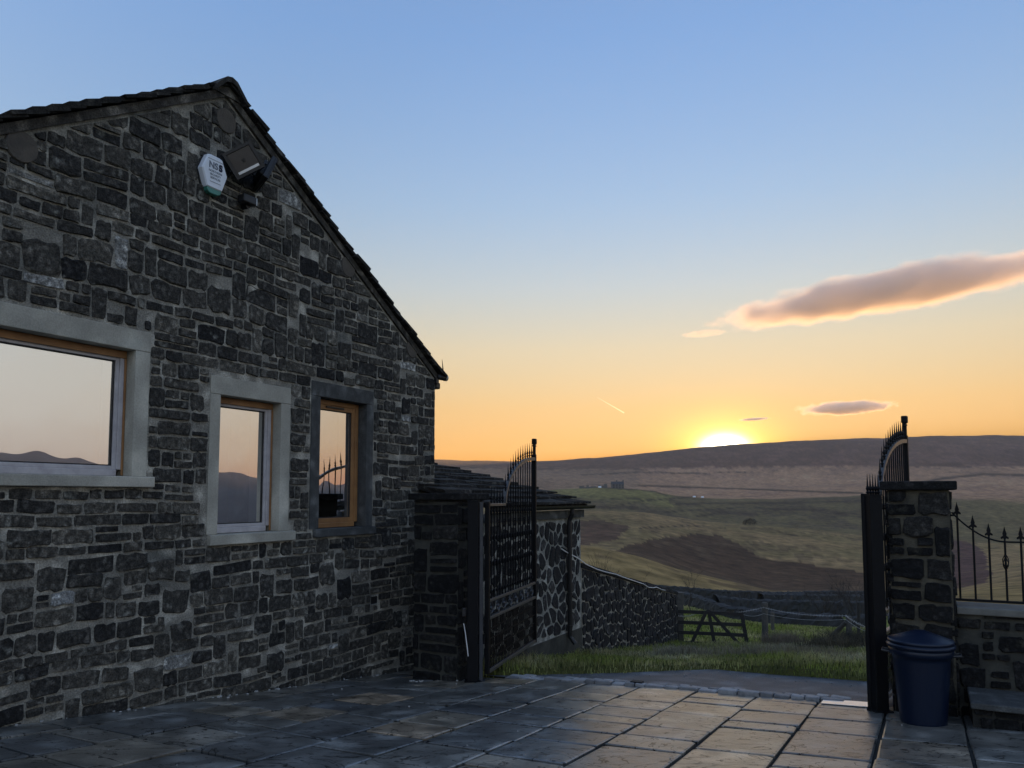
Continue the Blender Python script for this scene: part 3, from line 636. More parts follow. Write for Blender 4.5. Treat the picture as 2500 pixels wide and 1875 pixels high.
holes = []
for w in WIN:
    holes.append((w['l'][0] - .012, w['o'][3] - .005, w['l'][1] + .012, w['l'][3] + .012))
    holes.append((w['l'][0] - .008, w['o'][2], w['l'][1] + .008, w['o'][3])); holes.append((w['s'][0] - .008, w['s'][2] - .008, w['s'][1] + .008, w['s'][3]))
holes.append((8.33, -.07, 8.50, .06))
polys = courses(A0 + .02, A1, -1.25, ZAP, .10, .22, .13, .40, .022, holes, seed=21, wob=.022)
cl = []
for pl in polys:
    pl = clip(pl, SL, 1, ZAP + SL * APX - .075 * math.sqrt(1 + SL * SL)); pl = clip(pl, -SL, 1, ZAP - SL * APX - .075 * math.sqrt(1 + SL * SL)) if len(pl) > 2 else pl
    if len(pl) > 3 and area(pl) > .004: cl.append(pl)
random.seed(8)
def house_rnd(p):
    return min(1, max(0, random.gauss(.40, .19))) if random.random() > .025 else random.uniform(.90, 1)
lay_stones(wall, cl, lambda x, y, h: W(x, PW + h, y), 'stone', (.008, .024), 300, vis=lambda p: p[0][0] > 3.3, rndf=house_rnd)

for i, w in enumerate(WIN):
    a0, a1, z0, z1 = w['o']; k = w['kind']; rec = .13
    wo = MB(); fm = 'oak' if i == 2 else 'oak'
    fw = .062; pf = PW - rec
    # frame: the part itself, with its pieces below it
    wo.wbox(a0 + .003, a0 + fw, pf - .07, pf, z0 + .065, z1 - .004, .005); wo.wbox(a1 - fw, a1 - .003, pf - .07, pf, z0 + .065, z1 - .004, .005)
    wo.wbox(a0 + fw, a1 - fw, pf - .07, pf - .001, z1 - fw - .004, z1 - .005, .005)
    win = wo.build('window', 'oak' if i == 2 else 'pale_wood', house)
    win['label'] = ['wide plain window in a pale stone surround', 'narrow window in a pale stone surround', 'narrow oak window in a dark weathered surround'][i]
    t = MB(); t.wbox(a0 + fw, a1 - fw, pf - .07, pf, z0 + .004, z0 + .065, .006); t.build('bottom_rail', 'oak' if i == 2 else 'pale_wood', win)
    if i < 2: t = MB(); t.wbox(a0 + .004, a1 - .004, pf + .001, pf + .012, z1 - .075, z1 - .004, .003); t.build('head_trim', 'oak', win)
    if i < 2: t = MB(); t.wbox(a1 - .022, a1 - .003, pf + .001, pf + .016, z0 + .01, z1 - .08, .003); t.build('side_trim', 'oak', win)
    bd = .035 if i < 2 else .06
    t = MB(); g0, g1, h0, h1 = a0 + fw, a1 - fw, z0 + .065, z1 - fw - .005
    for q in ((g0, g0 + bd, h0, h1), (g1 - bd, g1, h0, h1)): t.wbox(*q[:2], pf - .055, pf - .012, *q[2:], .004)
    for q in ((g0 + bd, g1 - bd, h0, h0 + bd), (g0 + bd, g1 - bd, h1 - bd, h1)): t.wbox(*q[:2], pf - .055, pf - .013, *q[2:], .004)
    t.build('casement', 'oak' if i == 2 else 'pale_wood', win)
    t = MB(); s_ = .012
    for q in ((g0 + bd, g0 + bd + s_, h0 + bd, h1 - bd), (g1 - bd - s_, g1 - bd, h0 + bd, h1 - bd)): t.wbox(*q[:2], pf - .05, pf - .03, *q[2:])
    for q in ((g0 + bd + s_, g1 - bd - s_, h0 + bd, h0 + bd + s_), (g0 + bd + s_, g1 - bd - s_, h1 - bd - s_, h1 - bd)): t.wbox(*q[:2], pf - .05, pf - .031, *q[2:])
    t.build('seal', 'seal', win)
    t = MB(); q = [W(g0 + bd, pf - .042, h0 + bd), W(g1 - bd, pf - .042, h0 + bd), W(g1 - bd, pf - .042, h1 - bd), W(g0 + bd, pf - .042, h1 - bd)]; t.add(q, [(0, 1, 2, 3)]); t.build('pane', 'glass', win)
    t = MB(); t.wbox(*w['l'][:2], PW - .3, PW + .012, *w['l'][2:], .006); t.build('lintel', k, win)
    t = MB(); t.wbox(*w['s'][:2], PW - .2, PW + .055, *w['s'][2:], .008); t.build('sill', k, win)
    t = MB(); t.wbox(w['l'][0] + .002, a0, PW - .3, PW + .010, z0 + .002, z1 - .002, .005); t.build('jamb', k, win)
    t = MB(); t.wbox(a1, w['l'][1] - .002, PW - .3, PW + .010, z0 + .002, z1 - .002, .005); t.build('jamb', k, win)
    t = MB()                                                          # plastered inside reveal
    t.wbox(a1 - .02, a1 + .02, PW - .46, pf - .075, z0 + .05, z1); t.wbox(a0 - .02, a0 + .02, PW - .46, pf - .075, z0 + .05, z1); t.wbox(a0 + .02, a1 - .02, PW - .5, pf - .075, z0 + .02, z0 + .05); t.wbox(a0 + .02, a1 - .02, PW - .46, pf - .075, z1 - .02, z1 + .01)
    t.build('inside_reveal', 'plaster', win)
    if i == 2:
        t = MB(); zc = z1 - fw - .03; t.wbox((a0 + a1) / 2 - .19, (a0 + a1) / 2 + .15, pf - .011, pf + .006, zc - .012, zc + .012, .003); t.build('trickle_vent', 'black_plastic', win)
        t = MB(); t.lathe(W(a0 + .19, PW - .4, z0 + .05), [(.045, 0), (.055, .06), (.05, .16), (.025, .2)], 14); t.build('white_jar_on_sill', 'white_plastic', win)

# vent hole
t = MB(); t.wbox(8.35, 8.48, PW - .10, PW + .003, -.055, .045); v = t.build('wall_vent', 'seal', house)
for q in ((8.335, 8.495, -.07, -.055), (8.335, 8.495, .045, .06)):
    t = MB(); t.wbox(q[0], q[1], PW - .02, PW + .012, q[2], q[3]); t.build('vent_frame', 'pale_mortar', v)
# purlin ends
for a, z in ((3.60, 4.32), (5.712, 5.48), (7.765, 4.40), (9.22, 3.56)):
    t = MB(); t.lathe(W(a, PW - .05, z), [(.135, 0), (.135, .066), (.128, .074)], 22, W(0, 1)); t.build('purlin_end', 'wood_end', house)

# roof
RP0, RP1 = PW + .085, PW - 8.1
cs_ = 1 / math.sqrt(1 + SL * SL); sn_ = SL * cs_
def slope_pt(side, s, h, p):             # s: down the slope from the ridge, h: out from the slope
    a = APX + side * (s * cs_ + h * sn_); z = ZAP + .05 - s * sn_ + h * cs_; return W(a, p, z)
LEN = (A1 - APX + .10) / cs_
t = MB()
for sd_ in (-1, 1):
    q = [slope_pt(sd_, -.02, 0, RP0 - .3), slope_pt(sd_, LEN, 0, RP0 - .3), slope_pt(sd_, LEN, 0, RP1), slope_pt(sd_, -.02, 0, RP1)]
    q += [x + Vector((0, 0, .05)) for x in q]; t.hexa(q)
roof = weld(t.build('roof', 'slate', house))
for sd_ in (-1, 1):
    t = MB(); q = [slope_pt(sd_, .02, -.085, PW - .05), slope_pt(sd_, LEN - .06, -.085, PW - .05), slope_pt(sd_, LEN - .06, -.085, PW + .035), slope_pt(sd_, .02, -.085, PW + .035)]
    q += [slope_pt(sd_, .02, -.005, PW - .05), slope_pt(sd_, LEN - .06, -.005, PW - .05), slope_pt(sd_, LEN - .06, -.005, PW + .035), slope_pt(sd_, .02, -.005, PW + .035)]
    t.hexa(q); weld(t.build('undercloak', 'undercloak', roof))
random.seed(31)
for sd_ in (-1, 1):
    s = .12; k = 0
    while s < LEN + .02:
        ex = random.uniform(.17, .23) * (1 if s > 1 else .9); ln = ex + .14; th = random.uniform(.028, .045); pj = random.uniform(-.03, .03)
        e = min(s + ex, LEN + .05); s0 = e - ln
        for pw0, pw1 in ((RP0 + pj, RP0 - .36 + pj), ) + tuple((RP0 - .37 - i * .42, RP0 - .78 - i * .42) for i in range(3)):
            t = MB(); q = []
            for hh in (0, th):
                for ss, pp in ((s0, pw0), (e, pw0), (e, pw1), (s0, pw1)):
                    lift = (ss - s0) / ln * .036 + .003
                    q.append(slope_pt(sd_, ss + random.uniform(-.008, .008), lift + hh + random.uniform(-.003, .003), pp + random.uniform(-.006, .006)))
            t.hexa(q); weld(t.build('slate', 'slate', roof))
        s += ex; k += 1
t = MB()
for i in range(3):
    p0 = RP0 + .03 - i * .62; p1 = p0 - .60; prof = [(-.21, -.165), (-.07, -.02), (0, .0), (.07, -.02), (.21, -.165)]; zz = ZAP + .14
    v0 = [W(APX + x, p0, zz + y) for x, y in prof] + [W(APX + x, p0, zz + y - .06) for x, y in reversed(prof)]
    v1 = [W(APX + x, p1, zz + y) for x, y in prof] + [W(APX + x, p1, zz + y - .06) for x, y in reversed(prof)]
    t = MB(); n = 10; t.add(v0 + v1, [(j, (j + 1) % n, n + (j + 1) % n, n + j) for j in range(n)] + [(9, 8, 1, 0), (8, 7, 2, 1), (7, 6, 3, 2), (6, 5, 4, 3)] + [(10, 11, 18, 19), (11, 12, 17, 18), (12, 13, 16, 17), (13, 14, 15, 16)])
    weld(t.build('ridge_stone', 'slate', roof))
t = MB(); t.add([W(APX - .17, PW + .05, ZAP - .06), W(APX + .17, PW + .05, ZAP - .06), W(APX, PW + .05, ZAP + .14), W(APX - .17, PW - .2, ZAP - .06), W(APX + .17, PW - .2, ZAP - .06), W(APX, PW - .2, ZAP + .14)], [(0, 1, 2), (3, 5, 4), (0, 3, 4, 1), (1, 4, 5, 2), (2, 5, 3, 0)])
weld(t.build('ridge_filling', 'undercloak', roof))
# eaves gutter end with bracket stone
t = MB(); t.wbox(A1 + .02, A1 + .13, PW - 8, PW + .02, 3.05, 3.15, .02); t.build('gutter', 'black_plastic', house)

# ---- things fixed to the gable
def wall_frame(a, z, p=0): return W(a, PW + .025 + p, z)
# alarm box
ab = thing('alarm_box', 'white alarm siren box with grey lettering high on the gable', 'alarm box', W(5.528, PW + .02, 4.78))
def prism(prof, p0, p1, a, z, bev=0):
    t = MB(); n = len(prof); bk = [W(a + x, p0, z + y) for x, y in prof]; f1 = [W(a + x, p1 - bev, z + y) for x, y in prof]; f2 = [W(a + x * (1 - bev * 5), p1, z + y * (1 - bev * 5)) for x, y in prof]
    t.add(bk + f1 + f2, [(i, (i + 1) % n, n + (i + 1) % n, n + i) for i in range(n)] + [(n + i, n + (i + 1) % n, 2 * n + (i + 1) % n, 2 * n + i) for i in range(n)] + [tuple(2 * n + i for i in range(n)), tuple(reversed(range(n)))]); return t
A_, Z_ = 5.528, 4.785
prof = [(-.055, -.15), (.055, -.15), (.10, -.145), (.165, .035), (.155, .06), (.095, .20), (.06, .21), (-.06, .21), (-.095, .20), (-.155, .06), (-.165, .035), (-.10, -.145)]
weld(prism(prof, PW + .01, PW + .085, A_, Z_, .014).build('cover', 'white_plastic', ab))
weld(prism([(-.095, -.15), (-.085, -.185), (-.05, -.205), (.05, -.205), (.085, -.185), (.095, -.15)], PW + .012, PW + .074, A_, Z_, .006).build('strobe_lens', 'teal_lens', ab))
weld(prism([(x * 1.12, y * 1.1 - .01) for x, y in prof], PW - .01, PW + .012, A_, Z_).build('back_plate', 'black_plastic', ab))
def lettering(txt, size, a, z, m, parent, p, bold=0.0):
    cu = bpy.data.curves.new('lettering', 'FONT'); cu.body = txt; cu.size = size; cu.align_x = 'CENTER'; cu.extrude = .0008; cu.offset = bold
    ob = bpy.data.objects.new('tmp', cu); COL.objects.link(ob); bpy.context.view_layer.update()
    me = bpy.data.meshes.new_from_object(ob.evaluated_get(bpy.context.evaluated_depsgraph_get())); bpy.data.objects.remove(ob)
    org = Vector(parent['_o'])
    for v in me.vertices: x, y, h = v.co; v.co = W(a + x, p + h, z + y) - org
    me.materials.clear(); me.materials.append(MT[m]); o = bpy.data.objects.new('lettering', me); COL.objects.link(o); o.parent = parent; return o
pf_ = PW + .0872
lettering('NS', .095, A_ - .028, Z_ + .065, 'grey_print', ab, pf_, .003); lettering('S', .095, A_ + .066, Z_ + .065, 'blue_print', ab, pf_, .006)
for k, tx in enumerate(('NORTHERN', 'SECURITY', 'SERVICES')): lettering(tx, .032, A_, Z_ + .022 - k * .036, 'grey_print', ab, pf_)
t = MB()
for q in ((-.10, .10, .155, .159), (-.07, .07, -.085, -.081)): t.wbox(A_ + q[0], A_ + q[1], pf_ - .001, pf_ + .001, Z_ + q[2], Z_ + q[3])
t.build('printed_rule', 'grey_print', ab)
# floodlights: local frame x (width), y (height), nrm (beam)
def flood(name, label, c, nrm, roll, w, h):
    nrm = Vector(nrm).normalized(); up = Vector((0, 0, 1)); x = up.cross(nrm).normalized(); y = nrm.cross(x).normalized()
    q = Matrix.Rotation(roll, 3, nrm); x, y = q @ x, q @ y; c = Vector(c)
    f = thing(name, label, 'floodlight', c, 'floodlights on the gable')
    t = MB(); t.box(c - x * w / 2 - y * h / 2 - nrm * .05, x * w, y * h, nrm * .05, .008); t.box(c - x * w * .32 - y * h * .32 - nrm * .095, x * w * .64, y * h * .64, nrm * .05, .008); t.build('housing', 'black_plastic', f)
    t = MB()
    for a_, b_, cc, dd in ((-.5, -.5, 1, .10), (-.5, .40, 1, .10), (-.5, -.4, .10, .8), (.40, -.4, .10, .8)): t.box(c + x * w * a_ + y * h * b_, x * w * cc, y * h * dd, nrm * .014)
    t.build('front_frame', 'black_plastic', f)
    t = MB(); t.box(c - x * w * .38 - y * h * .38 + nrm * .001, x * w * .76, y * h * .76, nrm * .003); gl = t.build('lens', 'lamp_glass', f)
    t = MB(); t.box(c - x * w * .36 - y * h * .38 + nrm * .0045, x * w * .72, y * h * .09, nrm * .002); t.build('reflector_edge', 'alu', gl)
    t = MB(); t.box(c - x * .018 - y * .018 + nrm * .0045, x * .036, y * .036, nrm * .002); t.build('led_chip', 'undercloak', gl)
    wl_ = c - W(0, 1) * (AP(c.x, c.y)[1] - PW)
    t = MB(); t.tube([c - nrm * .07 - x * w * .52, c - nrm * .10 - y * h * .2 - x * w * .2, wl_ - Vector((0, 0, .10))], .012, 6); t.tube([c - nrm * .07 + x * w * .52, c - nrm * .10 - y * h * .2 + x * w * .2, wl_ - Vector((0, 0, .10))], .012, 6); t.build('bracket', 'black_plastic', f)
flood('floodlight', 'black floodlight aimed at the yard beside the alarm box', W(5.80, PW + .20, 5.03), W(-.62, .72, -.15), R(34), .34, .30)
flood('floodlight', 'black floodlight turned edge-on towards the gate', W(6.13, PW + .20, 4.99), W(.80, .42, -.40), R(-10), .34, .30)
# small sensor below
sn = thing('motion_sensor', 'small black motion sensor below the floodlights', 'sensor', W(5.93, PW + .02, 4.66))
t = MB(); t.wbox(5.86, 6.04, PW + .05, PW + .16, 4.61, 4.70, .012); t.build('housing', 'black_plastic', sn)
t = MB(); t.wbox(6.04, 6.05, PW + .055, PW + .155, 4.615, 4.70, .002); t.build('end_cap', 'alu', sn)
t = MB(); t.lathe(W(5.97, PW + .0, 4.60), [(.03, 0), (.03, .10)], 10, W(0, 1)); t.build('bracket', 'black_plastic', sn)
t = MB(); t.tube([W(5.90, PW + .04, 4.70), W(5.91, PW + .05, 4.80), W(5.95, PW + .06, 4.92)], .006, 5); t.build('cable', 'black_plastic', sn)
# eaves camera with aerial
ec = thing('security_camera', 'small bullet camera with thin aerial at the right eaves corner', 'camera', W(9.88, PW + .03, 3.22))
t = MB(); t.lathe(W(9.86, PW + .03, 3.23), [(.03, 0), (.045, .02), (.045, .17), (.05, .175)], 12, W(1, .12, .02)); t.build('housing', 'black_plastic', ec)
t = MB(); t.lathe(W(10.035, PW + .052, 3.235), [(.05, 0), (.05, .045), (.04, .055)], 12, W(1, .12, .02)); t.build('lens_hood', 'concrete', ec)
t = MB(); t.tube([W(10.03, PW + .04, 3.27), W(10.01, PW + .04, 3.38), W(9.985, PW + .04, 3.52)], [.012, .010, .003], 6); t.build('aerial', 'black_plastic', ec)
t = MB(); t.wbox(9.82, 9.89, PW + .0, PW + .05, 3.12, 3.20, .006); t.build('bracket', 'black_plastic', ec)

# ================================================================== GATE PILLARS
def pillar(label, a0, a1, p0, p1, zb, zt, seed, faces, mortar, m):
    c = W((a0 + a1) / 2, (p0 + p1) / 2, zb); th_ = thing('gate_pillar', label, 'pillar', c)
    b = MB(); b.wbox(a0 + .012, a1 - .012, p0 + .012, p1 - .012, zb - .15, zt); core = b.build('core', mortar, th_)
    for k, (face) in enumerate(faces):
        if face == 'front': fr = lambda x, y, h: W(a0 + .012 - h, x, y); x0, x1 = p0, p1
        elif face == 'right': fr = lambda x, y, h: W(x, p1 - .012 + h, y); x0, x1 = a0 + .0, a1
        elif face == 'left': fr = lambda x, y, h: W(x, p0 + .012 - h, y); x0, x1 = a0 + .0, a1
        pl = courses(x0, x1, zb - .03, zt - .005, .12, .26, .2, .42, .03, (), seed + k, .012)
        pl = [q for q in (clip(clip(clip(w_, 0, 1, zt - .01), 1, 0, x1 - .004), -1, 0, -x0 - .004) for w_ in pl) if len(q) > 3 and area(q) > .003]
        lay_stones(core, pl, fr, m, (.014, .032))
    b = MB(); q = .055; b.wbox(a0 - q, a1 + q, p0 - q, p1 + q, zt, zt + .085, .012); b.build('cap_stone', 'dark_stone', th_)
    return th_
LP = (8.28, 8.92, -5.85, -5.17); RP = (8.42, 8.98, -.315, .235)
zl = Gap(8.3, -5.4) - .02; zr = Gap(8.45, 0) - .02
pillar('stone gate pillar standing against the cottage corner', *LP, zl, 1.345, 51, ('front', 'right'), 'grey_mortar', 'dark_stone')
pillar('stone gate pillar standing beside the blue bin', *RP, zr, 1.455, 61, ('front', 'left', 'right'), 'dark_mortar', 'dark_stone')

# ================================================================== IRON GATES
def spear(b, x, z, r, fr, h=.16):        # bar top with collar and spike
    o = fr(x, 0, z); n = 6
    b.lathe(o, [(r * 1.6, 0), (r * 1.9, .012), (r * .9, .03), (r * 1.7, .055), (r * .8, h * .6), (.001, h)], n)
def gate(label, hinge, th, zb, flip=1):
    d = Vector((math.sin(th), math.cos(th), 0)); nn = Vector((math.cos(th), -math.sin(th), 0)); H = Vector((hinge[0], hinge[1], zb))
    fr = lambda s, q, z: H + d * s + nn * q + Vector((0, 0, z))
    LN = 2.2; g = thing('iron_gate', label, 'gate', H, 'tall iron gate leaves')
    T0, RISE, SS = 2.10, .68, .70
    topz = lambda s: T0 if s <= SS else T0 + RISE * math.sqrt(max(0, 1 - ((LN - s) / (LN - SS)) ** 2))
    def bx(s0, s1, z0, z1, w=.04, bev=.004): t = MB(); t.box(fr(s0, -w / 2, z0), d * (s1 - s0), nn * w, (0, 0, z1 - z0), bev); return t
    bx(0, .055, 0, T0 + .02, .055).build('hinge_stile', 'iron', g)
    bx(LN - .055, LN, 0, T0 + RISE + .05, .055).build('meeting_stile', 'iron', g)
    t = bx(LN - .05, LN - .01, T0 + RISE + .05, T0 + RISE + .20, .04); t.box(fr(LN - .065, -.035, T0 + RISE + .20), d * .07, nn * .07, (0, 0, .09), .012); t.box(fr(LN - .085, -.02, T0 + RISE + .17), d * .11, nn * .04, (0, 0, .018)); t.build('stile_finial', 'iron', g)
    for z0, z1, nm in ((0, .045, 'bottom_rail'), (.655, .69, 'middle_rail'), (.87, .905, 'middle_rail')): bx(.055, LN - .055, z0, z1, .05).build(nm, 'worn_rail', g)
    bx(.055, SS, T0 - .035, T0, .05).build('top_rail', 'worn_rail', g)
    t = MB(); k = 22; pts = [(SS + (LN - SS) * (1 - math.cos(i / k * math.pi / 2)) , 0) for i in range(k + 1)]
    arc = [(LN - (LN - SS) * math.cos(i / k * math.pi / 2), T0 + RISE * math.sin(i / k * math.pi / 2)) for i in range(k + 1)]
    vs = []
    for i, (s, z) in enumerate(arc):
        ang = i / k * math.pi / 2; nx, nz = -math.cos(ang) , math.sin(ang)
        for q in (-.025, .025):
            vs += [fr(s, q, z), fr(s + (-nx) * .045 * 1, q, z - nz * .045)]
    fs = []
    for i in range(k):
        a = i * 4; c = a + 4; fs += [(a, c, c + 2, a + 2), (a + 1, a + 3, c + 3, c + 1), (a, a + 1, c + 1, c), (a + 2, c + 2, c + 3, a + 3)]
    fs += [(0, 2, 3, 1), (k * 4, k * 4 + 1, k * 4 + 3, k * 4 + 2)]; t.add(vs, fs); weld(t.build('arched_top_rail', 'worn_rail', g))
    n = 17; sp = (LN - .11) / (n + 1)
    for i in range(n):                   # twisted uprights with knots
        s = .055 + sp * (i + 1); tz = topz(s); t = MB(); pts = []; rr = []
        for z, r_ in ((.905, .009), (.96, .009), (.97, .020), (1.0, .020), (1.01, .010), (1.30, .010), (1.32, .022), (1.36, .022), (1.38, .010), (1.62, .010), (1.64, .022), (1.68, .022), (1.70, .010), (1.95, .010), (1.97, .018), (2.0, .018), (2.02, .010), (tz - .03, .009)): pts.append(fr(s, 0, z)); rr.append(r_)
        t.tube(pts, rr, 6); t.lathe(fr(s, 0, tz + .002), [(.012, -.03), (.012, .02), (.020, .03), (.010, .045), (.018, .07), (.009, .10), (.001, .22)], 6); t.build('bar', 'iron', g)
        if i % 2 == 0 and 0 < i < n - 1:  # scrolls between the uprights
            for zc in (1.15, 1.50, 1.83):
                t = MB(); t.tube([fr(s + sp * (.5 + .32 * math.cos(u) * (1 - u / 14)), .0, zc + .07 * math.sin(u) * (1 - u / 14)) for u in [x * .7 for x in range(14)]], .006, 4)
                t.build('scroll', 'iron', g)
    for i in range(8):                   # cast rosettes in the band
        s = .055 + (LN - .11) * (i + .5) / 8; t = MB(); zc = .78
        t.tube([fr(s, 0, .69), fr(s, 0, .87)], .006, 4)
        for q in (-1, 1):
            t.tube([fr(s + q * .085 * math.sin(u) * (1 - .05 * u), 0, zc + .078 * math.cos(u) * (1 - .1 * u)) for u in [x * .5 for x in range(12)]], .007, 4)
        t.lathe(fr(s, -.012, zc), [(.02, 0), (.028, .012), (.02, .024)], 8, nn); t.build('rosette', 'steel_grey', g)
    n2 = 34                              # fine lower infill
    for i in range(n2):
        s = .055 + (LN - .11) * (i + .5) / n2; t = bx(s - .008, s + .008, .045, .655, .008, 0); t.build('lower_bar', 'iron', g)
    for k2 in range(1, 5):
        z = .045 + .61 * k2 / 5; t = bx(.055, LN - .055, z - .008, z + .008, .008, 0); t.build('lower_strip', 'iron', g)
    return g
gate('open iron gate leaf in front of the pale-mortared outbuilding', (-.315, 9.70), R(17.6), 1.4 - 2.20)
gate('open iron gate leaf hinged at the pillar by the bin', (3.47, 7.62), R(37.3), 1.4 - 2.10)
# hinge posts and closing gear
def post(label, px0, px1, Y, ztop, m, dep=.12):
    a = at(px0, 1400, Y); b2 = at(px1, 1400, Y); z0 = G(a.x, Y) - .05; w = b2.x - a.x
    t = MB(); t.box((a.x, Y, z0), (w, 0, 0), (0, dep, 0), (0, 0, ztop - z0), .006)
    th_ = thing('gate_post', label, 'gate post', (a.x + w / 2, Y + dep / 2, z0), 'square steel gate posts'); t.build('column', m, th_)
    t = MB(); t.box((a.x - .004, Y - .004, ztop), (w + .008, 0, 0), (0, dep + .008, 0), (0, 0, .012)); t.build('top_plate', m, th_)
    t = MB(); t.box((a.x - .03, Y - .03, z0), (w + .06, 0, 0), (0, dep + .06, 0), (0, 0, .065)); t.build('base_plate', m, th_)
    for hz in (.5, 1.7):
        t = MB(); t.lathe((a.x + w + .01, Y + dep * .5, z0 + hz), [(.018, 0), (.018, .12)], 8); t.build('hinge', 'iron', th_)
    return th_
post('black steel gate post against the pillar by the cottage', 1141, 1168, 9.60, 1.33, 'iron')
post('slim grey steel gate post next to the open leaf by the outbuilding', 1170, 1179, 9.64, 1.31, 'steel_grey', .06)
post('black steel gate post against the pillar by the bin', 2130, 2160, 7.50, 1.40, 'iron')
# cable and switch on the left pillar
cb = thing('gate_cable', 'white cable hanging from a small black switch on the gate pillar', 'cable', W(8.30, -5.15, -.3))
v = lambda px, py, Y=9.52: at(px, py, Y)
t = MB(); t.tube([v(1132, 1522), v(1136, 1545), v(1140, 1575), v(1143, 1602)], .006, 6); t.build('cable', 'white_cable', cb)
t = MB(); c = v(1128, 1505); t.box(c, (.045, 0, 0), (0, .05, 0), (0, 0, .10), .006); t.build('switch_box', 'black_plastic', cb)

# ================================================================== LOW WALL AND RAILING
zc = 1.4 - (1477 - 1210) / 1880 * 7.35
lw = thing('low_wall', 'low dark stone wall with flat coping under the spear railing', 'wall', W(8.6, 1.5, Gap(8.6, 1.5)))
b = MB(); b.wbox(8.52, 8.86, .225, 3.4, Gap(8.6, 1.5) - .4, zc - .07); core = b.build('core', 'grey_mortar', lw)
pl = courses(.24, 3.4, -1.0, zc - .075, .10, .24, .16, .40, .034, (), 71, .014); pl = [q for q in (clip(w_, 0, 1, zc - .08) for w_ in pl) if len(q) > 3 and area(q) > .003]
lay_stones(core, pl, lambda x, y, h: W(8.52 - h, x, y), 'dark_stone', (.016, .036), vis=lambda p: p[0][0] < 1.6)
p = .245; random.seed(4)
while p < 3.3:
    e = min(3.4, p + random.uniform(.8, 1.1)); b = MB(); b.wbox(8.47, 8.92, p + .003, e - .003, zc - .07, zc + random.uniform(-.003, .003), .01); b.build('coping_stone', 'coping', lw); p = e
rl = thing('spear_railing', 'black iron spear railing with a swooping top rail on the low wall', 'railing', W(8.69, .3, zc))
AR = 8.69
def rp(p, z): return W(AR, p, z)
t = MB(); t.wbox(AR - .012, AR + .012, .25, 3.4, zc + .03, zc + .055); t.build('bottom_rail', 'iron', rl)
low = 1.4 - (1322 - 1210) / 1880 * 7.35; hi = 1.4 - (1258 - 1210) / 1880 * 7.5
swo = lambda p: low + (hi - low) * max(0, 1 - (p - .27) / .42) ** 2
t = MB(); t.tube([rp(.245 + i * .035, swo(.245 + i * .035)) for i in range(20)] + [rp(1.0, low), rp(3.4, low)], .009, 6); t.build('top_rail', 'iron', rl)
t = MB(); t.tube([rp(.23, hi + .0), rp(.262, hi + .0), rp(.262, hi + .03)], .012, 6); t.build('wall_fixing', 'iron', rl)
for i in range(24):
    p = .29 + i * .128; zt = swo(p) + (.015 if i else .02); t = MB(); t.tube([rp(p, zc + .03), rp(p, zt)], .0095, 6)
    if i % 5 == 3:
        zk = zc + .34
        for q in range(4): t.tube([rp(p, zk) + (W(0, 1) * math.cos(q * 1.57 + u * 1.6) + W(1, 0) * math.sin(q * 1.57 + u * 1.6)) * .030 * math.sin(u * math.pi) + Vector((0, 0, u * .15)) for u in [x / 8 for x in range(9)]], .005, 4)
    o = t.build('bar', 'iron', rl)
    t = MB(); z = zt; d = W(0, 1); e = W(1, 0) * .007
    out = [(-.006, 0), (-.011, .018), (-.030, .012), (-.034, .026), (-.014, .045), (-.018, .06), (-.007, .10), (0, .135), (.007, .10), (.018, .06), (.014, .045), (.034, .026), (.030, .012), (.011, .018), (.006, 0)]
    n = len(out); f1 = [rp(p, z) + d * x + Vector((0, 0, y)) + e for x, y in out]; f2 = [q - e * 2 for q in f1]
    t.add(f1 + f2, [tuple(range(n)), tuple(reversed(range(n, 2 * n)))] + [(j, (j + 1) % n, n + (j + 1) % n, n + j) for j in range(n)]); weld(t.build('spearhead', 'iron', o))

# raised stone step in front of the low wall
st = thing('stone_step', 'raised dark stone step against the foot of the low wall', 'step', W(8.2, 1.2, Gap(8.2, 1.2)))
zs = 1.4 - (1716 - 1210) / 1880 * 6.6
z0 = Gap(8.0, 1.2)
b = MB(); b.wbox(7.92, 8.5, .32, 3.4, z0 - .25, zs - .06); b.build('core', 'joint', st)
p = .30
while p < 3.3:
    e = min(3.4, p + random.uniform(.5, .8)); b = MB(); b.wbox(7.86, 8.5, p + .004, e - .004, zs - .06, zs + random.uniform(-.006, .004), .012); b.build('tread_stone', 'weathered', st); p = e
pl = courses(.32, 3.4, z0 - .2, zs - .062, .09, .16, .14, .30, .02, (), 91, .006); pl = [q for q in (clip(w_, 0, 1, zs - .065) for w_ in pl) if len(q) > 3]
lay_stones(st, pl, lambda x, y, h: W(7.92 - h, x, y), 'dark_stone', (.01, .025))

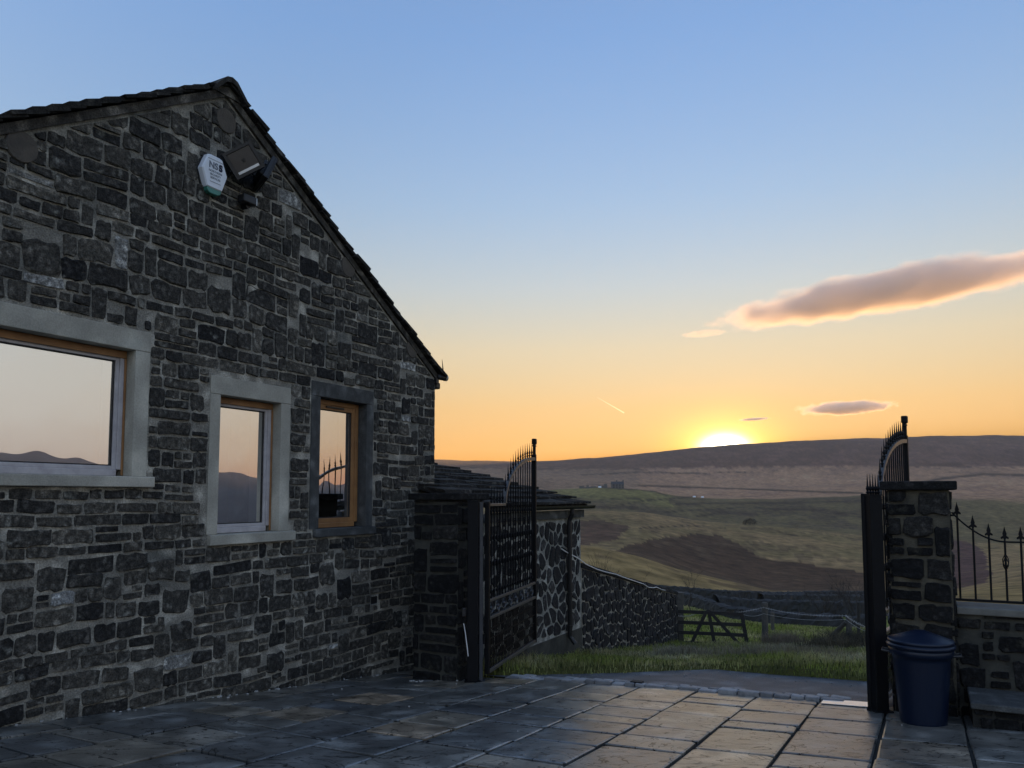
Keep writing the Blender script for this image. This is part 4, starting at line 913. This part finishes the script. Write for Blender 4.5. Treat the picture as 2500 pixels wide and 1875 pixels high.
# ================================================================== BIN
c = at(2254, 1745, 7.05); zb = G(c.x, c.y) - .004; c.z = zb
bn = thing('blue_bin', 'blue plastic dustbin with a ribbed domed lid by the gate pillar', 'bin', c)
b = MB(); b.lathe(c, [(.165, 0), (.185, .0), (.19, .02), (.192, .05), (.235, .56), (.238, .60), (.262, .605), (.264, .66), (.255, .665)], 40); b.build('body', 'blue_bin', bn, smooth_=True).data.polygons.foreach_set('use_smooth', [True] * len(bn.children[0].data.polygons))
b = MB(); b.lathe(c, [(.258, .667), (.276, .668), (.280, .685), (.276, .700), (.262, .703), (.262, .707), (.270, .710), (.272, .724), (.266, .738), (.255, .740), (.250, .742), (.19, .765), (.10, .795), (.045, .815), (.0, .818)], 40); b.build('lid', 'blue_bin', bn, smooth_=True)
for sd_ in (-1, 1):
    b = MB(); x = W(0, 1) * sd_; y = W(1, 0)
    b.tube([c + x * .25 - y * .06 + Vector((0, 0, .615)), c + x * .31 - y * .055 + Vector((0, 0, .62)), c + x * .31 + y * .055 + Vector((0, 0, .62)), c + x * .25 + y * .06 + Vector((0, 0, .615))], .012, 8); b.build('handle', 'black_plastic', bn)

# ================================================================== OUTBUILDING
OA0, OA1, OP = 9.40, 12.94, -5.48
ob = thing('outbuilding', 'low outbuilding of dark rubble in broad pale mortar with slate roof', 'outbuilding', W(11, -7, -1.3))
zg = lambda a: float(terrain_z(*[np.array([q]) for q in W(a, OP)[:2]])[0])
OZ = 1.4 - (1262 - 1210) / 1880 * 13.9
b = MB(); b.wbox(OA0, OA1, -9.0, OP, -2.2, OZ); wl_ = b.build('rubble_wall', 'pale_mortar', ob)
pl = voronoi(OA0, OA1 - .02, -.95, OZ - .02, .22, .042, 77, .44)
lay_stones(wl_, pl, lambda x, y, h: W(x, OP + h, y), 'rubble', (.006, .02))
b = MB(); b.wbox(OA0, OA1 + .01, OP - .02, OP + .018, -2.2, -.95); b.build('rendered_plinth', 'grey_mortar', ob)
b = MB(); b.wbox(OA0, OA1 + .06, OP - .05, OP + .05, OZ, OZ + .13); b.build('wall_plate', 'weathered', ob)
ge = OZ + .15
t = MB(); pts = [(math.cos(u) * .06, math.sin(u) * .06) for u in [math.pi + i * math.pi / 8 for i in range(9)]]; pts += [(x * .85, y * .85) for x, y in reversed(pts)]; n = len(pts)
q0 = [W(OA0, OP + .13 + x, ge + .06 + y) for x, y in pts]; q1 = [W(OA1 + .28, OP + .13 + x, ge + .06 + y) for x, y in pts]
t.add(q0 + q1, [(j, (j + 1) % n, n + (j + 1) % n, n + j) for j in range(n)] + [(j, n - 1 - j, n - 2 - j, j + 1) for j in range(8)] + [(n + j, n + j + 1, 2 * n - 2 - j, 2 * n - 1 - j) for j in range(8)]); weld(t.build('gutter', 'black_plastic', ob))
dpa = 12.28
t = MB(); t.tube([W(dpa, OP + .13, ge), W(dpa, OP + .13, ge - .08), W(dpa, OP + .075, ge - .2), W(dpa, OP + .075, -1.0), W(dpa + .02, OP + .16, -1.12)], .042, 10); dp = t.build('downpipe', 'black_plastic', ob)
for z in (.5, -.3, -.85): t = MB(); t.lathe(W(dpa, OP + .075, z), [(.05, 0), (.05, .04)], 10); t.build('pipe_clip', 'black_plastic', dp)
# its roof: rises away from the eaves
SLO = .235; random.seed(15)
t = MB(); q = [W(OA0, OP + .10, ge + .05), W(OA1 + .1, OP + .10, ge + .05), W(OA1 + .1, -9.2, ge + .05 + 3.82 * SLO), W(OA0, -9.2, ge + .05 + 3.82 * SLO)]; t.hexa(q + [x + Vector((0, 0, .03)) for x in q]); orf = weld(t.build('roof', 'slate', ob))
s = 0; k = 0
while s < 3.7:
    ex = random.uniform(.28, .40); a = OA0; endj = random.uniform(-.12, .18)
    aend = OA1 + .25 + endj - .02 * k
    while a < aend - .05:
        w = random.uniform(.4, .8); e = min(aend, a + w); e = aend if aend - e < .2 else e; t = MB(); q = []; th = random.uniform(.03, .05)
        for hh in (0, th):
            for aa, ss in ((a + .006, s - .02), (e - .006, s - .02), (e - .006, s + ex + .12), (a + .006, s + ex + .12)):
                q.append(W(aa + random.uniform(-.015, .015), OP + .14 - ss + random.uniform(-.012, .012), ge + .095 + ss * SLO - (ss - s) * .11 + hh + random.uniform(-.004, .004)))
        t.hexa(q); weld(t.build('slate', 'slate', orf)); a = e
    s += ex; k += 1

# ================================================================== GARDEN WALL
gw = thing('garden_wall', 'dark rubble garden wall running downhill from the outbuilding', 'garden wall', W(16, OP, -2))
GA0, GA1 = OA1 + .02, OA1 + 6.1
def gtop(a): t_ = (a - GA0) / (GA1 - GA0); return at(1412 + 233 * t_, 1, 1).z * 0 + (1.4 - (1383 - 1210) / 1880 * 14.05) * (1 - t_) + (1.4 - (1449 - 1210) / 1880 * 19.3) * t_
b = MB(); q = [W(GA0, OP - .38, -4), W(GA1, OP - .38, -4), W(GA1, OP, -4), W(GA0, OP, -4), W(GA0, OP - .38, gtop(GA0)), W(GA1, OP - .38, gtop(GA1)), W(GA1, OP, gtop(GA1)), W(GA0, OP, gtop(GA0))]; b.hexa(q); core = weld(b.build('core', 'mortar', gw))
pl = []
for w_ in voronoi(GA0, GA1, -2.6, .15, .21, .03, 88, .44):
    m_, c0 = (gtop(GA1) - gtop(GA0)) / (GA1 - GA0), gtop(GA0)
    w_ = clip(w_, -m_, 1, c0 - m_ * GA0 - .02)
    if len(w_) > 3 and area(w_) > .004: pl.append(w_)
lay_stones(core, pl, lambda x, y, h: W(x, OP + h, y), 'rubble', (.012, .035))
a = GA0; random.seed(17)
while a < GA1 - .05:
    e = min(GA1, a + random.uniform(.35, .7)); b = MB(); q = []
    for hh in (0, .055 + random.uniform(0, .025)):
        for aa, pp in ((a, OP - .42), (e - .01, OP - .42), (e - .01, OP + .04), (a, OP + .04)): q.append(W(aa, pp + random.uniform(-.015, .015), gtop(aa) + hh + random.uniform(-.008, .008)))
    b.hexa(q); weld(b.build('cap_stone', 'rubble', gw)); a = e
wc = []
for px, py, Y in ((1376, 1340, 13.1), (1390, 1352, 13.4), (1401, 1361, 13.75), (1420, 1377, 14.1), (1440, 1389, 14.6), (1455, 1395, 15.0), (1484, 1401, 15.5), (1500, 1408, 15.9), (1525, 1416, 16.4), (1555, 1425, 17.0), (1568, 1433, 17.3), (1580, 1434, 17.6), (1584, 1432, 17.8), (1600, 1439, 18.2), (1606, 1440, 18.4)):
    q = at(px, py, Y); a, p = AP(q.x, q.y); wc.append(W(a, OP + .06, q.z))
t = MB(); t.tube(wc, .009, 6); tag(t.build('white_cable', 'white_cable', None, wc[5]), 'thin white cable sagging from the outbuilding along the garden wall top', 'cable')

# ================================================================== FIELD GATE AND FENCES
def tz(X, Y): return float(terrain_z(np.array([X]), np.array([Y]))[0])
def gz(px, Y): x = (px - 1250) / FPX * Y; return tz(x, Y)
def place(px, Y): x = (px - 1250) / FPX * Y; return Vector((x, Y, tz(x, Y)))
# five-bar gate, leaning
fg = thing('field_gate', 'low dark wooden field gate leaning by the end of the garden wall', 'field gate', place(1740, 19.4))
P0, P1 = at(1652, 1572, 19.5), at(1829, 1578, 19.1)
u = (P1 - P0); LNG = u.length; ux = u.normalized(); up0 = Vector((-.02, .04, 1)).normalized(); up1 = Vector((-.16, .04, 1)).normalized(); nrm = ux.cross(Vector((0, 0, 1))).normalized()
def gp(s, h): return P0 + u * s + (up0 * (1 - s) + up1 * s) * h
def bar(t, A, B, w, dp):
    d = (B - A).normalized(); sd = d.cross(nrm).normalized() * w / 2; q = [A - sd, B - sd, B - sd + nrm * dp, A - sd + nrm * dp, A + sd, B + sd, B + sd + nrm * dp, A + sd + nrm * dp]; t.hexa(q)
for h in (.02, .27, .52, .78): t = MB(); bar(t, gp(.0, h + .02), gp(1, h - .0), .085, .025); weld(t.build('bar', 'timber', fg))
for s, h1 in ((0.01, .84), (.98, .90)): t = MB(); bar(t, gp(s, -.03) - nrm * .028, gp(s, h1) - nrm * .028, .09, .03); weld(t.build('stile', 'timber', fg))
t = MB(); bar(t, gp(.53, -.02) + nrm * .027, gp(.50, .87) + nrm * .027, .085, .024); weld(t.build('middle_upright', 'timber', fg))
for A, B in ((gp(.20, .0), gp(.47, .84)), (gp(.90, -.02), gp(.51, .84))): t = MB(); bar(t, A + nrm * .055, B + nrm * .055, .08, .024); weld(t.build('brace', 'timber', fg))
posts = {}
def fpost(key, px, pyt, pyb, Y, r, label, m='post', lean=(0, 0), sq=False, group='fence posts beyond the lane'):
    b0 = at(px, pyb, Y); t0 = at(px, pyt, Y) + Vector((lean[0], lean[1], 0)); b0.z = min(b0.z, tz(b0.x, b0.y) + .05) - .15
    t = MB()
    if sq: t.box(b0 - Vector((r, r, 0)), (2 * r, 0, 0), (0, 2 * r, 0), t0 - b0, .008)
    else: t.tube([b0, b0.lerp(t0, .5) + Vector((random.uniform(-.006, .006), 0, 0)), t0 - Vector((0, 0, .01)), t0], [r * 1.05, r, r * .97, r * .8], 10)
    o = tag(t.build('fence_post', m, None, b0), label, 'fence post', group); posts[key] = (b0, t0); return o
random.seed(2)
fpost('a', 1658, 1446, 1572, 19.9, .095, 'square grey post rising behind the hinge end of the field gate', sq=True)
fpost('b', 1867, 1471, 1572, 19.0, .075, 'stout round post standing just clear of the field gate')
fpost('c', 2072, 1504, 1598, 16.6, .062, 'thick weathered post propped by a slanting timber strut')
fpost('d', 1886, 1494, 1520, 30, .07, 'short pale post standing far out in the green field')
fpost('e', 2096, 1470, 1540, 22, .045, 'thin dark post beside the square steel gate leaf', 'timber')
fpost('f', 1770, 1288, 1297, 345, .25, 'short dark post standing alone on the far hillside', 'timber')
st_ = MB(); A = at(1996, 1584, 17.3); A.z = tz(A.x, A.y) - .05; B = posts['c'][1] - Vector((.06, 0, .12)); st_.tube([A, B], .05, 8); tag(st_.build('fence_strut', 'post', None, A), 'slanting timber strut propping the weathered fence post', 'strut')
def wire(name, label, pts, r, barb):
    P = []; random.seed(len(pts))
    for i in range(len(pts) - 1):
        a, b2 = Vector(pts[i]), Vector(pts[i + 1]); n = 14
        for k in range(n): f_ = k / n; P.append(a.lerp(b2, f_) - Vector((0, 0, 4 * .07 * f_ * (1 - f_))))
    P.append(Vector(pts[-1])); t = MB(); t.tube(P, r, 5)
    if barb:
        for i in range(1, len(P) - 1):
            for f_ in (.0, .5):
                q = P[i].lerp(P[i + 1], f_); d = Vector((random.uniform(-.6, .6), random.uniform(-.5, .5), random.choice((-1, 1)))).normalized() * .03
                t.tube([q - d, q + d], r * .8, 3, False)
    o = tag(t.build(name, 'wire', None, P[0]), label, 'wire', 'fence wires'); return o
pa, pb, pc = posts['a'], posts['b'], posts['c']
pe = at(2150, 1536, 15.4)
wire('barbed_wire', 'upper strand of barbed wire strung along the fence posts', [at(1640, 1498, 19.6), at(1700, 1497, 19.55), at(1864, 1483, 18.92), at(2065, 1503, 16.55), pe], .0042, True)
wire('plain_wire', 'lower plain wire strand sagging between the fence posts', [at(1806, 1496, 19.2), at(1864, 1498, 18.93), at(2065, 1512, 16.56), at(2150, 1548, 15.4)], .0032, False)

# ================================================================== DRYSTONE FIELD WALLS (far)
def drystone(label, pts, h, th):
    random.seed(int(h * 100) + len(pts)); P = []
    for i in range(len(pts) - 1):
        a, b2 = Vector(pts[i]), Vector(pts[i + 1]); n = max(2, int((b2 - a).length / .28))
        for k in range(n): P.append(a.lerp(b2, k / n))
    P.append(Vector(pts[-1])); q = np.array([(v.x, v.y) for v in P]); z = terrain_z(q[:, 0], q[:, 1]); gap = 1.0; vs = []; fs = []; J = lambda s: random.uniform(-s, s)
    for i, v in enumerate(P):
        d = (P[min(i + 1, len(P) - 1)] - P[max(i - 1, 0)]); d.z = 0; d.normalize(); nn = Vector((d.y, -d.x, 0))
        gap = min(1.0, gap + .12) if random.random() > .012 else random.uniform(.55, .8)
        for f_, w_ in ((-.4, 1.1), (.2, 1), (.45, .92), (.7, .84), (.92, .76), (1.0, .3), (1.0, -.3), (.92, -.76), (.5, -.9), (-.4, -1.1)):
            vs.append(Vector((v.x, v.y, z[i] + h * f_ * gap)) + nn * (th * w_ + J(.07)) + Vector((J(.08), J(.08), J(.07))))
    for i in range(len(P) - 1):
        for k in range(9): fs.append((i * 10 + k, i * 10 + k + 1, i * 10 + 11 + k, i * 10 + 10 + k))
    t = MB(); t.add(vs, fs); o = weld(t.build('drystone_wall', 'drywall', None, P[0])); return tag(o, label, 'field wall', 'drystone walls in the valley')
pq = lambda px, Y: place(px, Y)
drystone('drystone wall along the top of the green field behind the gate', [pq(1560, 66), pq(1640, 62), pq(1700, 56), pq(1760, 52), pq(1850, 50), pq(2000, 48), pq(2140, 47)], 1.15, .4)
drystone('drystone wall under the foot of the pale grassy spur', [pq(1480, 92), pq(1600, 88), pq(1740, 86), pq(1880, 90), pq(2000, 96), pq(2200, 100)], 1.25, .45)
drystone('drystone wall crossing the rough ground in the valley bottom', [pq(1740, 64), pq(1850, 66), pq(1960, 67), pq(2060, 68), pq(2200, 70)], 1.3, .4)
drystone('drystone wall climbing beyond the middle of the valley', [pq(1850, 76), pq(1980, 80), pq(2120, 84), pq(2300, 86)], 1.4, .45)

# ================================================================== GRASS
def blades(name, label, pts, hs, ws, cols, lean, m='grass'):
    n = len(pts); th = rng.uniform(0, 2 * math.pi, n); dx, dy = np.cos(th), np.sin(th)
    lt = rng.uniform(0, 2 * math.pi, n); la = np.abs(rng.normal(lean, .25, n)); lx, ly = np.cos(lt) * la * hs, np.sin(lt) * la * hs
    V = np.zeros((n, 5, 3)); b = pts
    V[:, 0] = b + np.stack([-dx * ws, -dy * ws, -.03 + 0 * dx], 1); V[:, 1] = b + np.stack([dx * ws, dy * ws, -.03 + 0 * dx], 1)
    mid = b + np.stack([lx * .35, ly * .35, hs * .6], 1); V[:, 2] = mid + np.stack([dx * ws * .8, dy * ws * .8, 0 * dx], 1); V[:, 3] = mid - np.stack([dx * ws * .8, dy * ws * .8, 0 * dx], 1)
    V[:, 4] = b + np.stack([lx, ly, hs * np.clip(1 - la * .45, .3, 1)], 1)
    o = (np.arange(n) * 5)[:, None]; F3 = np.concatenate([o + np.array([[0, 1, 2]]), o + np.array([[0, 2, 3]]), o + np.array([[3, 2, 4]])]).reshape(-1, 3)
    C = np.repeat(cols[:, None, :], 5, 1).reshape(-1, 3); ob_ = stuff(mesh_np(name, V.reshape(-1, 3), F3, m, C, False)); ob_['label'] = label; ob_['category'] = 'grass'; return ob_
def scatter(n, x0, x1, y0, y1): return rng.uniform(x0, x1, n), rng.uniform(y0, y1, n)
GRN = np.array([.19, .225, .045]); STR_ = np.array([.46, .39, .22]); DK = np.array([.055, .07, .02])
def gcol(x, y, straw):
    n1 = fbm(x * .8, y * .8, 5, 3); k = np.clip(straw + n1 * 1.5 + rng.normal(0, .12, len(x)), 0, 1)[:, None]; d = rng.uniform(.7, 1.3, len(x))[:, None]
    base = GRN * (1 - k) + STR_ * k; base = np.where((rng.random(len(x)) < .2)[:, None], DK, base); return np.clip(base * d, .005, .4)
x, y = scatter(120000, -1.2, 9, 9.0, 21); ap, pp = x * S28 + y * C28, x * C28 - y * S28
e = y - verge_edge(x); ok = (e > .03) & ((pp > OP + .02)) & (x < y * .56) & (x > -.05 * y)
x, y, e, pp = x[ok], y[ok], e[ok], pp[ok]; z = terrain_z(x, y)
hh = (.04 + .075 * smooth(e, 0, .8)) * rng.uniform(.5, 1.35, len(x)) * (1 + .9 * np.clip(fbm(x * .7, y * .7, 9, 3), -.5, .9)); hh *= 1 + .5 * np.exp(-((pp - OP) / .3) ** 2)
blades('verge_grass', 'rough green and straw grass on the verge beyond the lane', np.stack([x, y, z], 1), hh, rng.uniform(.0035, .007, len(x)), gcol(x, y, .22 + .25 * smooth(x, 2.2, 5.5)), .45)
x, y = scatter(90000, 2, 26, 20, 47); ok = (x > y * .14) & (x < y * .55); x, y = x[ok], y[ok]; z = terrain_z(x, y)
tu = np.clip(fbm(x * .5, y * .5, 19, 4), -.6, .8)
blades('field_grass', 'tussocky green grass of the field beyond the wooden gate', np.stack([x, y, z], 1), (.10 + .12 * (tu + .5)) * rng.uniform(.6, 1.3, len(x)), rng.uniform(.008, .018, len(x)), gcol(x, y, .18 + .25 * (tu > .1)), .55)
# loose stones along the lane
x, y = scatter(900, -.5, 6.5, 8.2, 10.6); e = y - verge_edge(x); ap = x * S28 + y * C28; ok = (e < .15) & (ap > 9.0) & ((np.abs(e) < .18) | (rng.random(900) < .06)); t = MB()
for a_, b_ in zip(x[ok], y[ok]):
    s = rng.uniform(.004, .013); z_ = -.088 * b_ - .02; t.lathe((a_, b_, z_), [(s * .9, 0), (s, s * .4), (s * .4, s * .9)], 5)
o = stuff(t.build('loose_stones', 'sett')); o['label'] = 'loose grey stones scattered along the tarmac lane'; o['category'] = 'stones'
# tussocks of dead grass
def tussock(label, px, Y, n, rad, h, col_):
    c = place(px, Y); a = rng.normal(0, rad, (n, 2)); x, y = c.x + a[:, 0], c.y + a[:, 1]; z = terrain_z(x, y)
    C = np.clip(np.array(col_) * rng.uniform(.6, 1.3, n)[:, None], .01, .4); o = blades('dead_grass_tussock', label, np.stack([x, y, z], 1), h * rng.uniform(.5, 1.2, n), rng.uniform(.003, .006, n), C, .6); del o['kind']; o['category'] = 'tussock'; o['group'] = 'dead grass tussocks'
    return o
for i, (px, Y, n, rad, h, cc, lb) in enumerate(((1900, 18.2, 900, .22, .42, (.17, .14, .10), 'pale dead grass tussock at the foot of the stout round post'), (2065, 16.2, 1800, .30, .55, (.055, .05, .035), 'dark rank tussock around the foot of the propped post'),
        (2010, 15.6, 1400, .28, .40, (.08, .07, .045), 'brown tussock under the slanting strut'), (1665, 13.2, 1500, .24, .26, (.24, .22, .15), 'flattened pale tussock in front of the garden wall end'), (1850, 13.0, 1100, .38, .30, (.20, .18, .12), 'flattened straw tussock on the verge above the lane'),
        (1965, 12.5, 900, .35, .28, (.19, .17, .11), 'straw tussock on the bank in front of the strut'), (2100, 8.75, 350, .10, .12, (.07, .085, .03), 'small green tuft at the lane edge behind the metal plate'))): tussock(lb, px, Y, n, rad, h, cc)

# ================================================================== BARE SHRUBS
def shrub(name, label, cat, c, h, n, spread, seed, r0=.02, group=None):
    random.seed(seed); t = MB()
    def br(p, d, l, r, k):
        q = p + d * l * .55 + Vector((random.uniform(-.06, .06), random.uniform(-.06, .06), 0)) * l; e_ = q + (d + Vector((random.uniform(-.4, .4), random.uniform(-.4, .4), random.uniform(-.1, .25)))).normalized() * l * .5
        t.tube([p, q, e_], [r, r * .8, r * .5], 4 if k else 5, False)
        if k < 4:
            for _ in range(random.choice((2, 3, 3))):
                s = random.choice((q, e_)); dd = (d + Vector((random.uniform(-1, 1), random.uniform(-1, 1), random.uniform(-.3, .7))) * .75).normalized(); br(s, dd, l * random.uniform(.55, .8), r * .55, k + 1)
    for _ in range(n): br(c + Vector((random.uniform(-spread, spread) * .3, random.uniform(-spread, spread) * .3, -.05)), Vector((random.uniform(-spread, spread), random.uniform(-spread, spread), 1)).normalized(), h * .42, r0, 0)
    return tag(t.build(name, 'twig', None, c), label, cat, group)
shrub('bare_shrub', 'leafless shrub growing behind the top of the garden wall', 'shrub', Vector((*at(1447, 1400, 20)[:2], tz(*at(1447, 1400, 20)[:2]) - .1)), 2.4, 7, .5, 4, .022)
shrub('bare_thicket', 'dark leafless thicket in the valley beside the gate post', 'thicket', place(2085, 62), 3.6, 9, .7, 6, .035)
shrub('bare_sapling', 'thin leafless sapling at the edge of the green field', 'sapling', place(1682, 33), 1.9, 1, .12, 9, .022)
shrub('bare_bush', 'leafless scrub by the field wall beyond the fence', 'scrub', place(2000, 58), 2.6, 6, .6, 12, .05)
# distant round tree
random.seed(44); c = place(1828, 440); t = MB()
for k in range(900):
    d = Vector((random.gauss(0, 1), random.gauss(0, 1), random.gauss(0, 1))).normalized() * random.uniform(.3, 1) ** .5; q = c + Vector((d.x * 4.2, d.y * 4.2, 3.2 + d.z * 3.0)); s = random.uniform(.15, .4)
    e1 = Vector((random.gauss(0, 1), random.gauss(0, 1), random.gauss(0, 1))).normalized(); e2 = e1.cross(Vector((.3, .5, .8))).normalized(); t.add([q - e1 * s, q + e1 * s, q + e2 * s], [(0, 1, 2)])
tr = thing('hillside_tree', 'small rounded dark tree on the far side of the valley', 'tree', c); t.build('crown', 'twig', tr); t = MB(); t.tube([c - Vector((0, 0, .5)), c + Vector((0, 0, 3))], .35, 6); t.build('trunk', 'twig', tr)

# ================================================================== FARM
c = place(1508, 668); fh = thing('farmhouse', 'grey stone farmhouse with chimney on the far green spur', 'farmhouse', c)
b = MB(); w, dp, hw, hr_ = 10.5, 6, 4.0, 6.2
b.box(c + Vector((-w / 2, 0, -1)), (w, 0, 0), (0, dp, 0), (0, 0, hw + 1)); b.build('wall', 'far_stone', fh)
b = MB(); q = [c + Vector((-w / 2 - .2, -.2, hw)), c + Vector((w / 2 + .2, -.2, hw)), c + Vector((w / 2 + .2, dp + .2, hw)), c + Vector((-w / 2 - .2, dp + .2, hw)), c + Vector((-w / 2 - .2, dp / 2, hr_)), c + Vector((w / 2 + .2, dp / 2, hr_))]
b.add(q, [(0, 1, 5, 4), (2, 3, 4, 5), (0, 4, 3), (1, 2, 5), (0, 3, 2, 1)]); rf = b.build('roof', 'far_roof', fh)
for x_ in (-1.0, w / 2 - .8): b = MB(); b.box(c + Vector((x_, dp / 2 - .5, hr_ - .8)), (1.0, 0, 0), (0, 1, 0), (0, 0, 2.0)); b.build('chimney', 'far_stone', rf)
for x_ in (-4, -1.4, 1.2, 3.8):
    for z_ in (.7, 2.5): b = MB(); b.box(c + Vector((x_, -.05, z_)), (1.0, 0, 0), (0, .1, 0), (0, 0, 1.2)); b.build('window', 'seal', fh)
c = place(1478, 655); b = MB(); b.box(c + Vector((-1.2, 0, -1)), (2.6, 0, 0), (0, 4, 0), (0, 0, 4.4)); b.box(c + Vector((-3.4, 0, -1)), (2.2, 0, 0), (0, 4, 0), (0, 0, 3)); tag(b.build('farm_outhouse', 'far_stone', None, c), 'small stone outhouse just beside the distant farmhouse', 'outhouse')
c = place(1440, 650); b = MB(); random.seed(3)
for i in range(9): b.box(c + Vector((-9 + i * 2, random.uniform(0, 1), -1)), (2, 0, 0), (0, 1.0, 0), (0, 0, 1 + random.uniform(.8, 3.0)))
tag(b.build('ruined_wall', 'far_stone', None, c), 'broken ruined farm wall on the far green spur', 'ruin')
for px, Y, lb in ((1464, 648, 'tiny white bale by the broken ruined farm wall'), (1694, 705, 'tiny white bale, one of a pair on the pale moor grass'), (1714, 708, 'tiny white bale, one of a pair on the pale moor grass')):
    c = place(px, Y); b = MB(); b.lathe(c + Vector((-1.3, 0, .6)), [(.6, 0), (.75, .15), (.75, 2.3), (.6, 2.5)], 12, (1, .1, 0)); tag(b.build('wrapped_bale', 'white_plastic', None, c), lb, 'bale', 'white bales')

# ================================================================== HAZE
hz = MB(); zt = float(TZ.max()) + 6; zb_ = float(TZ.min()) - 2; hz.box((-2400, -2400, zb_), (4800, 0, 0), (0, 4800, 0), (0, 0, zt - zb_))
m = bpy.data.materials.new('valley_haze'); m.use_nodes = True; n = m.node_tree.nodes; n.remove(n['Principled BSDF']); pvv = n.new('ShaderNodeVolumePrincipled'); pvv.inputs['Density'].default_value = .00010; pvv.inputs['Anisotropy'].default_value = .55; pvv.inputs['Color'].default_value = (.95, .93, .92, 1); m.node_tree.links.new(pvv.outputs[0], n['Material Output'].inputs['Volume'])
stuff(hz.build('haze', m))
# ================================================================== CLOUDS
def cloud(label, A, B, wid, thk, dens, seed):
    A, B = Vector(A), Vector(B); bm = bmesh.new(); bmesh.ops.create_icosphere(bm, subdivisions=4, radius=1); me = bpy.data.meshes.new('cloud'); bm.to_mesh(me); bm.free()
    o = bpy.data.objects.new('cloud', me); COL.objects.link(o); d = (B - A); o.location = (A + B) / 2
    x = d.normalized(); y = Vector((0, 0, 1)).cross(x).normalized(); z = x.cross(y)
    o.matrix_world = Matrix.Translation((A + B) / 2) @ Matrix((x, y, z)).transposed().to_4x4() @ Matrix.Diagonal((d.length / 2, wid, thk, 1))
    m = bpy.data.materials.new('cloud_vapour'); m.use_nodes = True; n = m.node_tree.nodes; l = m.node_tree.links; n.clear()
    out = n.new('ShaderNodeOutputMaterial'); pvv = n.new('ShaderNodeVolumePrincipled'); pvv.inputs['Color'].default_value = (.97, .91, .84, 1); pvv.inputs['Anisotropy'].default_value = .45
    tc = n.new('ShaderNodeTexCoord'); ln = n.new('ShaderNodeVectorMath'); ln.operation = 'LENGTH'; l.new(tc.outputs['Object'], ln.inputs[0])
    mp = n.new('ShaderNodeMapping'); mp.inputs['Scale'].default_value = (4.5, 2.2, .9); mp.inputs['Location'].default_value = (seed, seed, 0); l.new(tc.outputs['Object'], mp.inputs[0])
    no = n.new('ShaderNodeTexNoise'); no.inputs['Scale'].default_value = 1.2; no.inputs['Detail'].default_value = 6; l.new(mp.outputs[0], no.inputs['Vector'])
    a1 = n.new('ShaderNodeMath'); a1.operation = 'MULTIPLY_ADD'; a1.inputs[1].default_value = .95; l.new(no.outputs[0], a1.inputs[0]); l.new(ln.outputs['Value'], a1.inputs[2])
    mr = n.new('ShaderNodeMapRange'); mr.interpolation_type = 'SMOOTHSTEP'; mr.inputs[1].default_value = 1.27; mr.inputs[2].default_value = .95; mr.inputs[3].default_value = 0; mr.inputs[4].default_value = dens; l.new(a1.outputs[0], mr.inputs[0])
    l.new(mr.outputs[0], pvv.inputs['Density']); l.new(pvv.outputs[0], out.inputs['Volume']); me.materials.append(m)
    return tag(o, label, 'cloud', 'clouds over the ridge')
cloud('long grey cloud streak lit orange along its underside', at(1655, 806, 5000), at(2900, 575, 3300), 330, 145, .014, 3.1)
cloud('short brown cloud low over the moor ridge', at(1915, 1004, 9700), at(2215, 988, 9500), 380, 115, .014, 7.7)
cloud('tiny thin cloud just above the setting sun', at(1792, 1026, 9800), at(1892, 1021, 9800), 140, 26, .03, 1.4)
cloud('faint wisp of cloud trailing below the long cloud', at(1640, 822, 5400), at(1800, 806, 5200), 120, 26, .006, 5.2)
vt = MB(); A, B = at(1458, 970, 9000), at(1524, 1008, 9000); vt.tube([A, A.lerp(B, .5), B], [3, 7, 9], 8)
m = bpy.data.materials.new('contrail_vapour'); m.use_nodes = True; n = m.node_tree.nodes; n.remove(n['Principled BSDF']); pvv = n.new('ShaderNodeVolumePrincipled'); pvv.inputs['Density'].default_value = .02; pvv.inputs['Anisotropy'].default_value = .6; pvv.inputs['Color'].default_value = (1, 1, 1, 1); m.node_tree.links.new(pvv.outputs[0], n['Material Output'].inputs['Volume'])
tag(vt.build('contrail', m, None, A), 'short thin contrail in the orange sky over the outbuilding', 'contrail')

for o in bpy.data.objects:
    if '_o' in o: del o['_o']
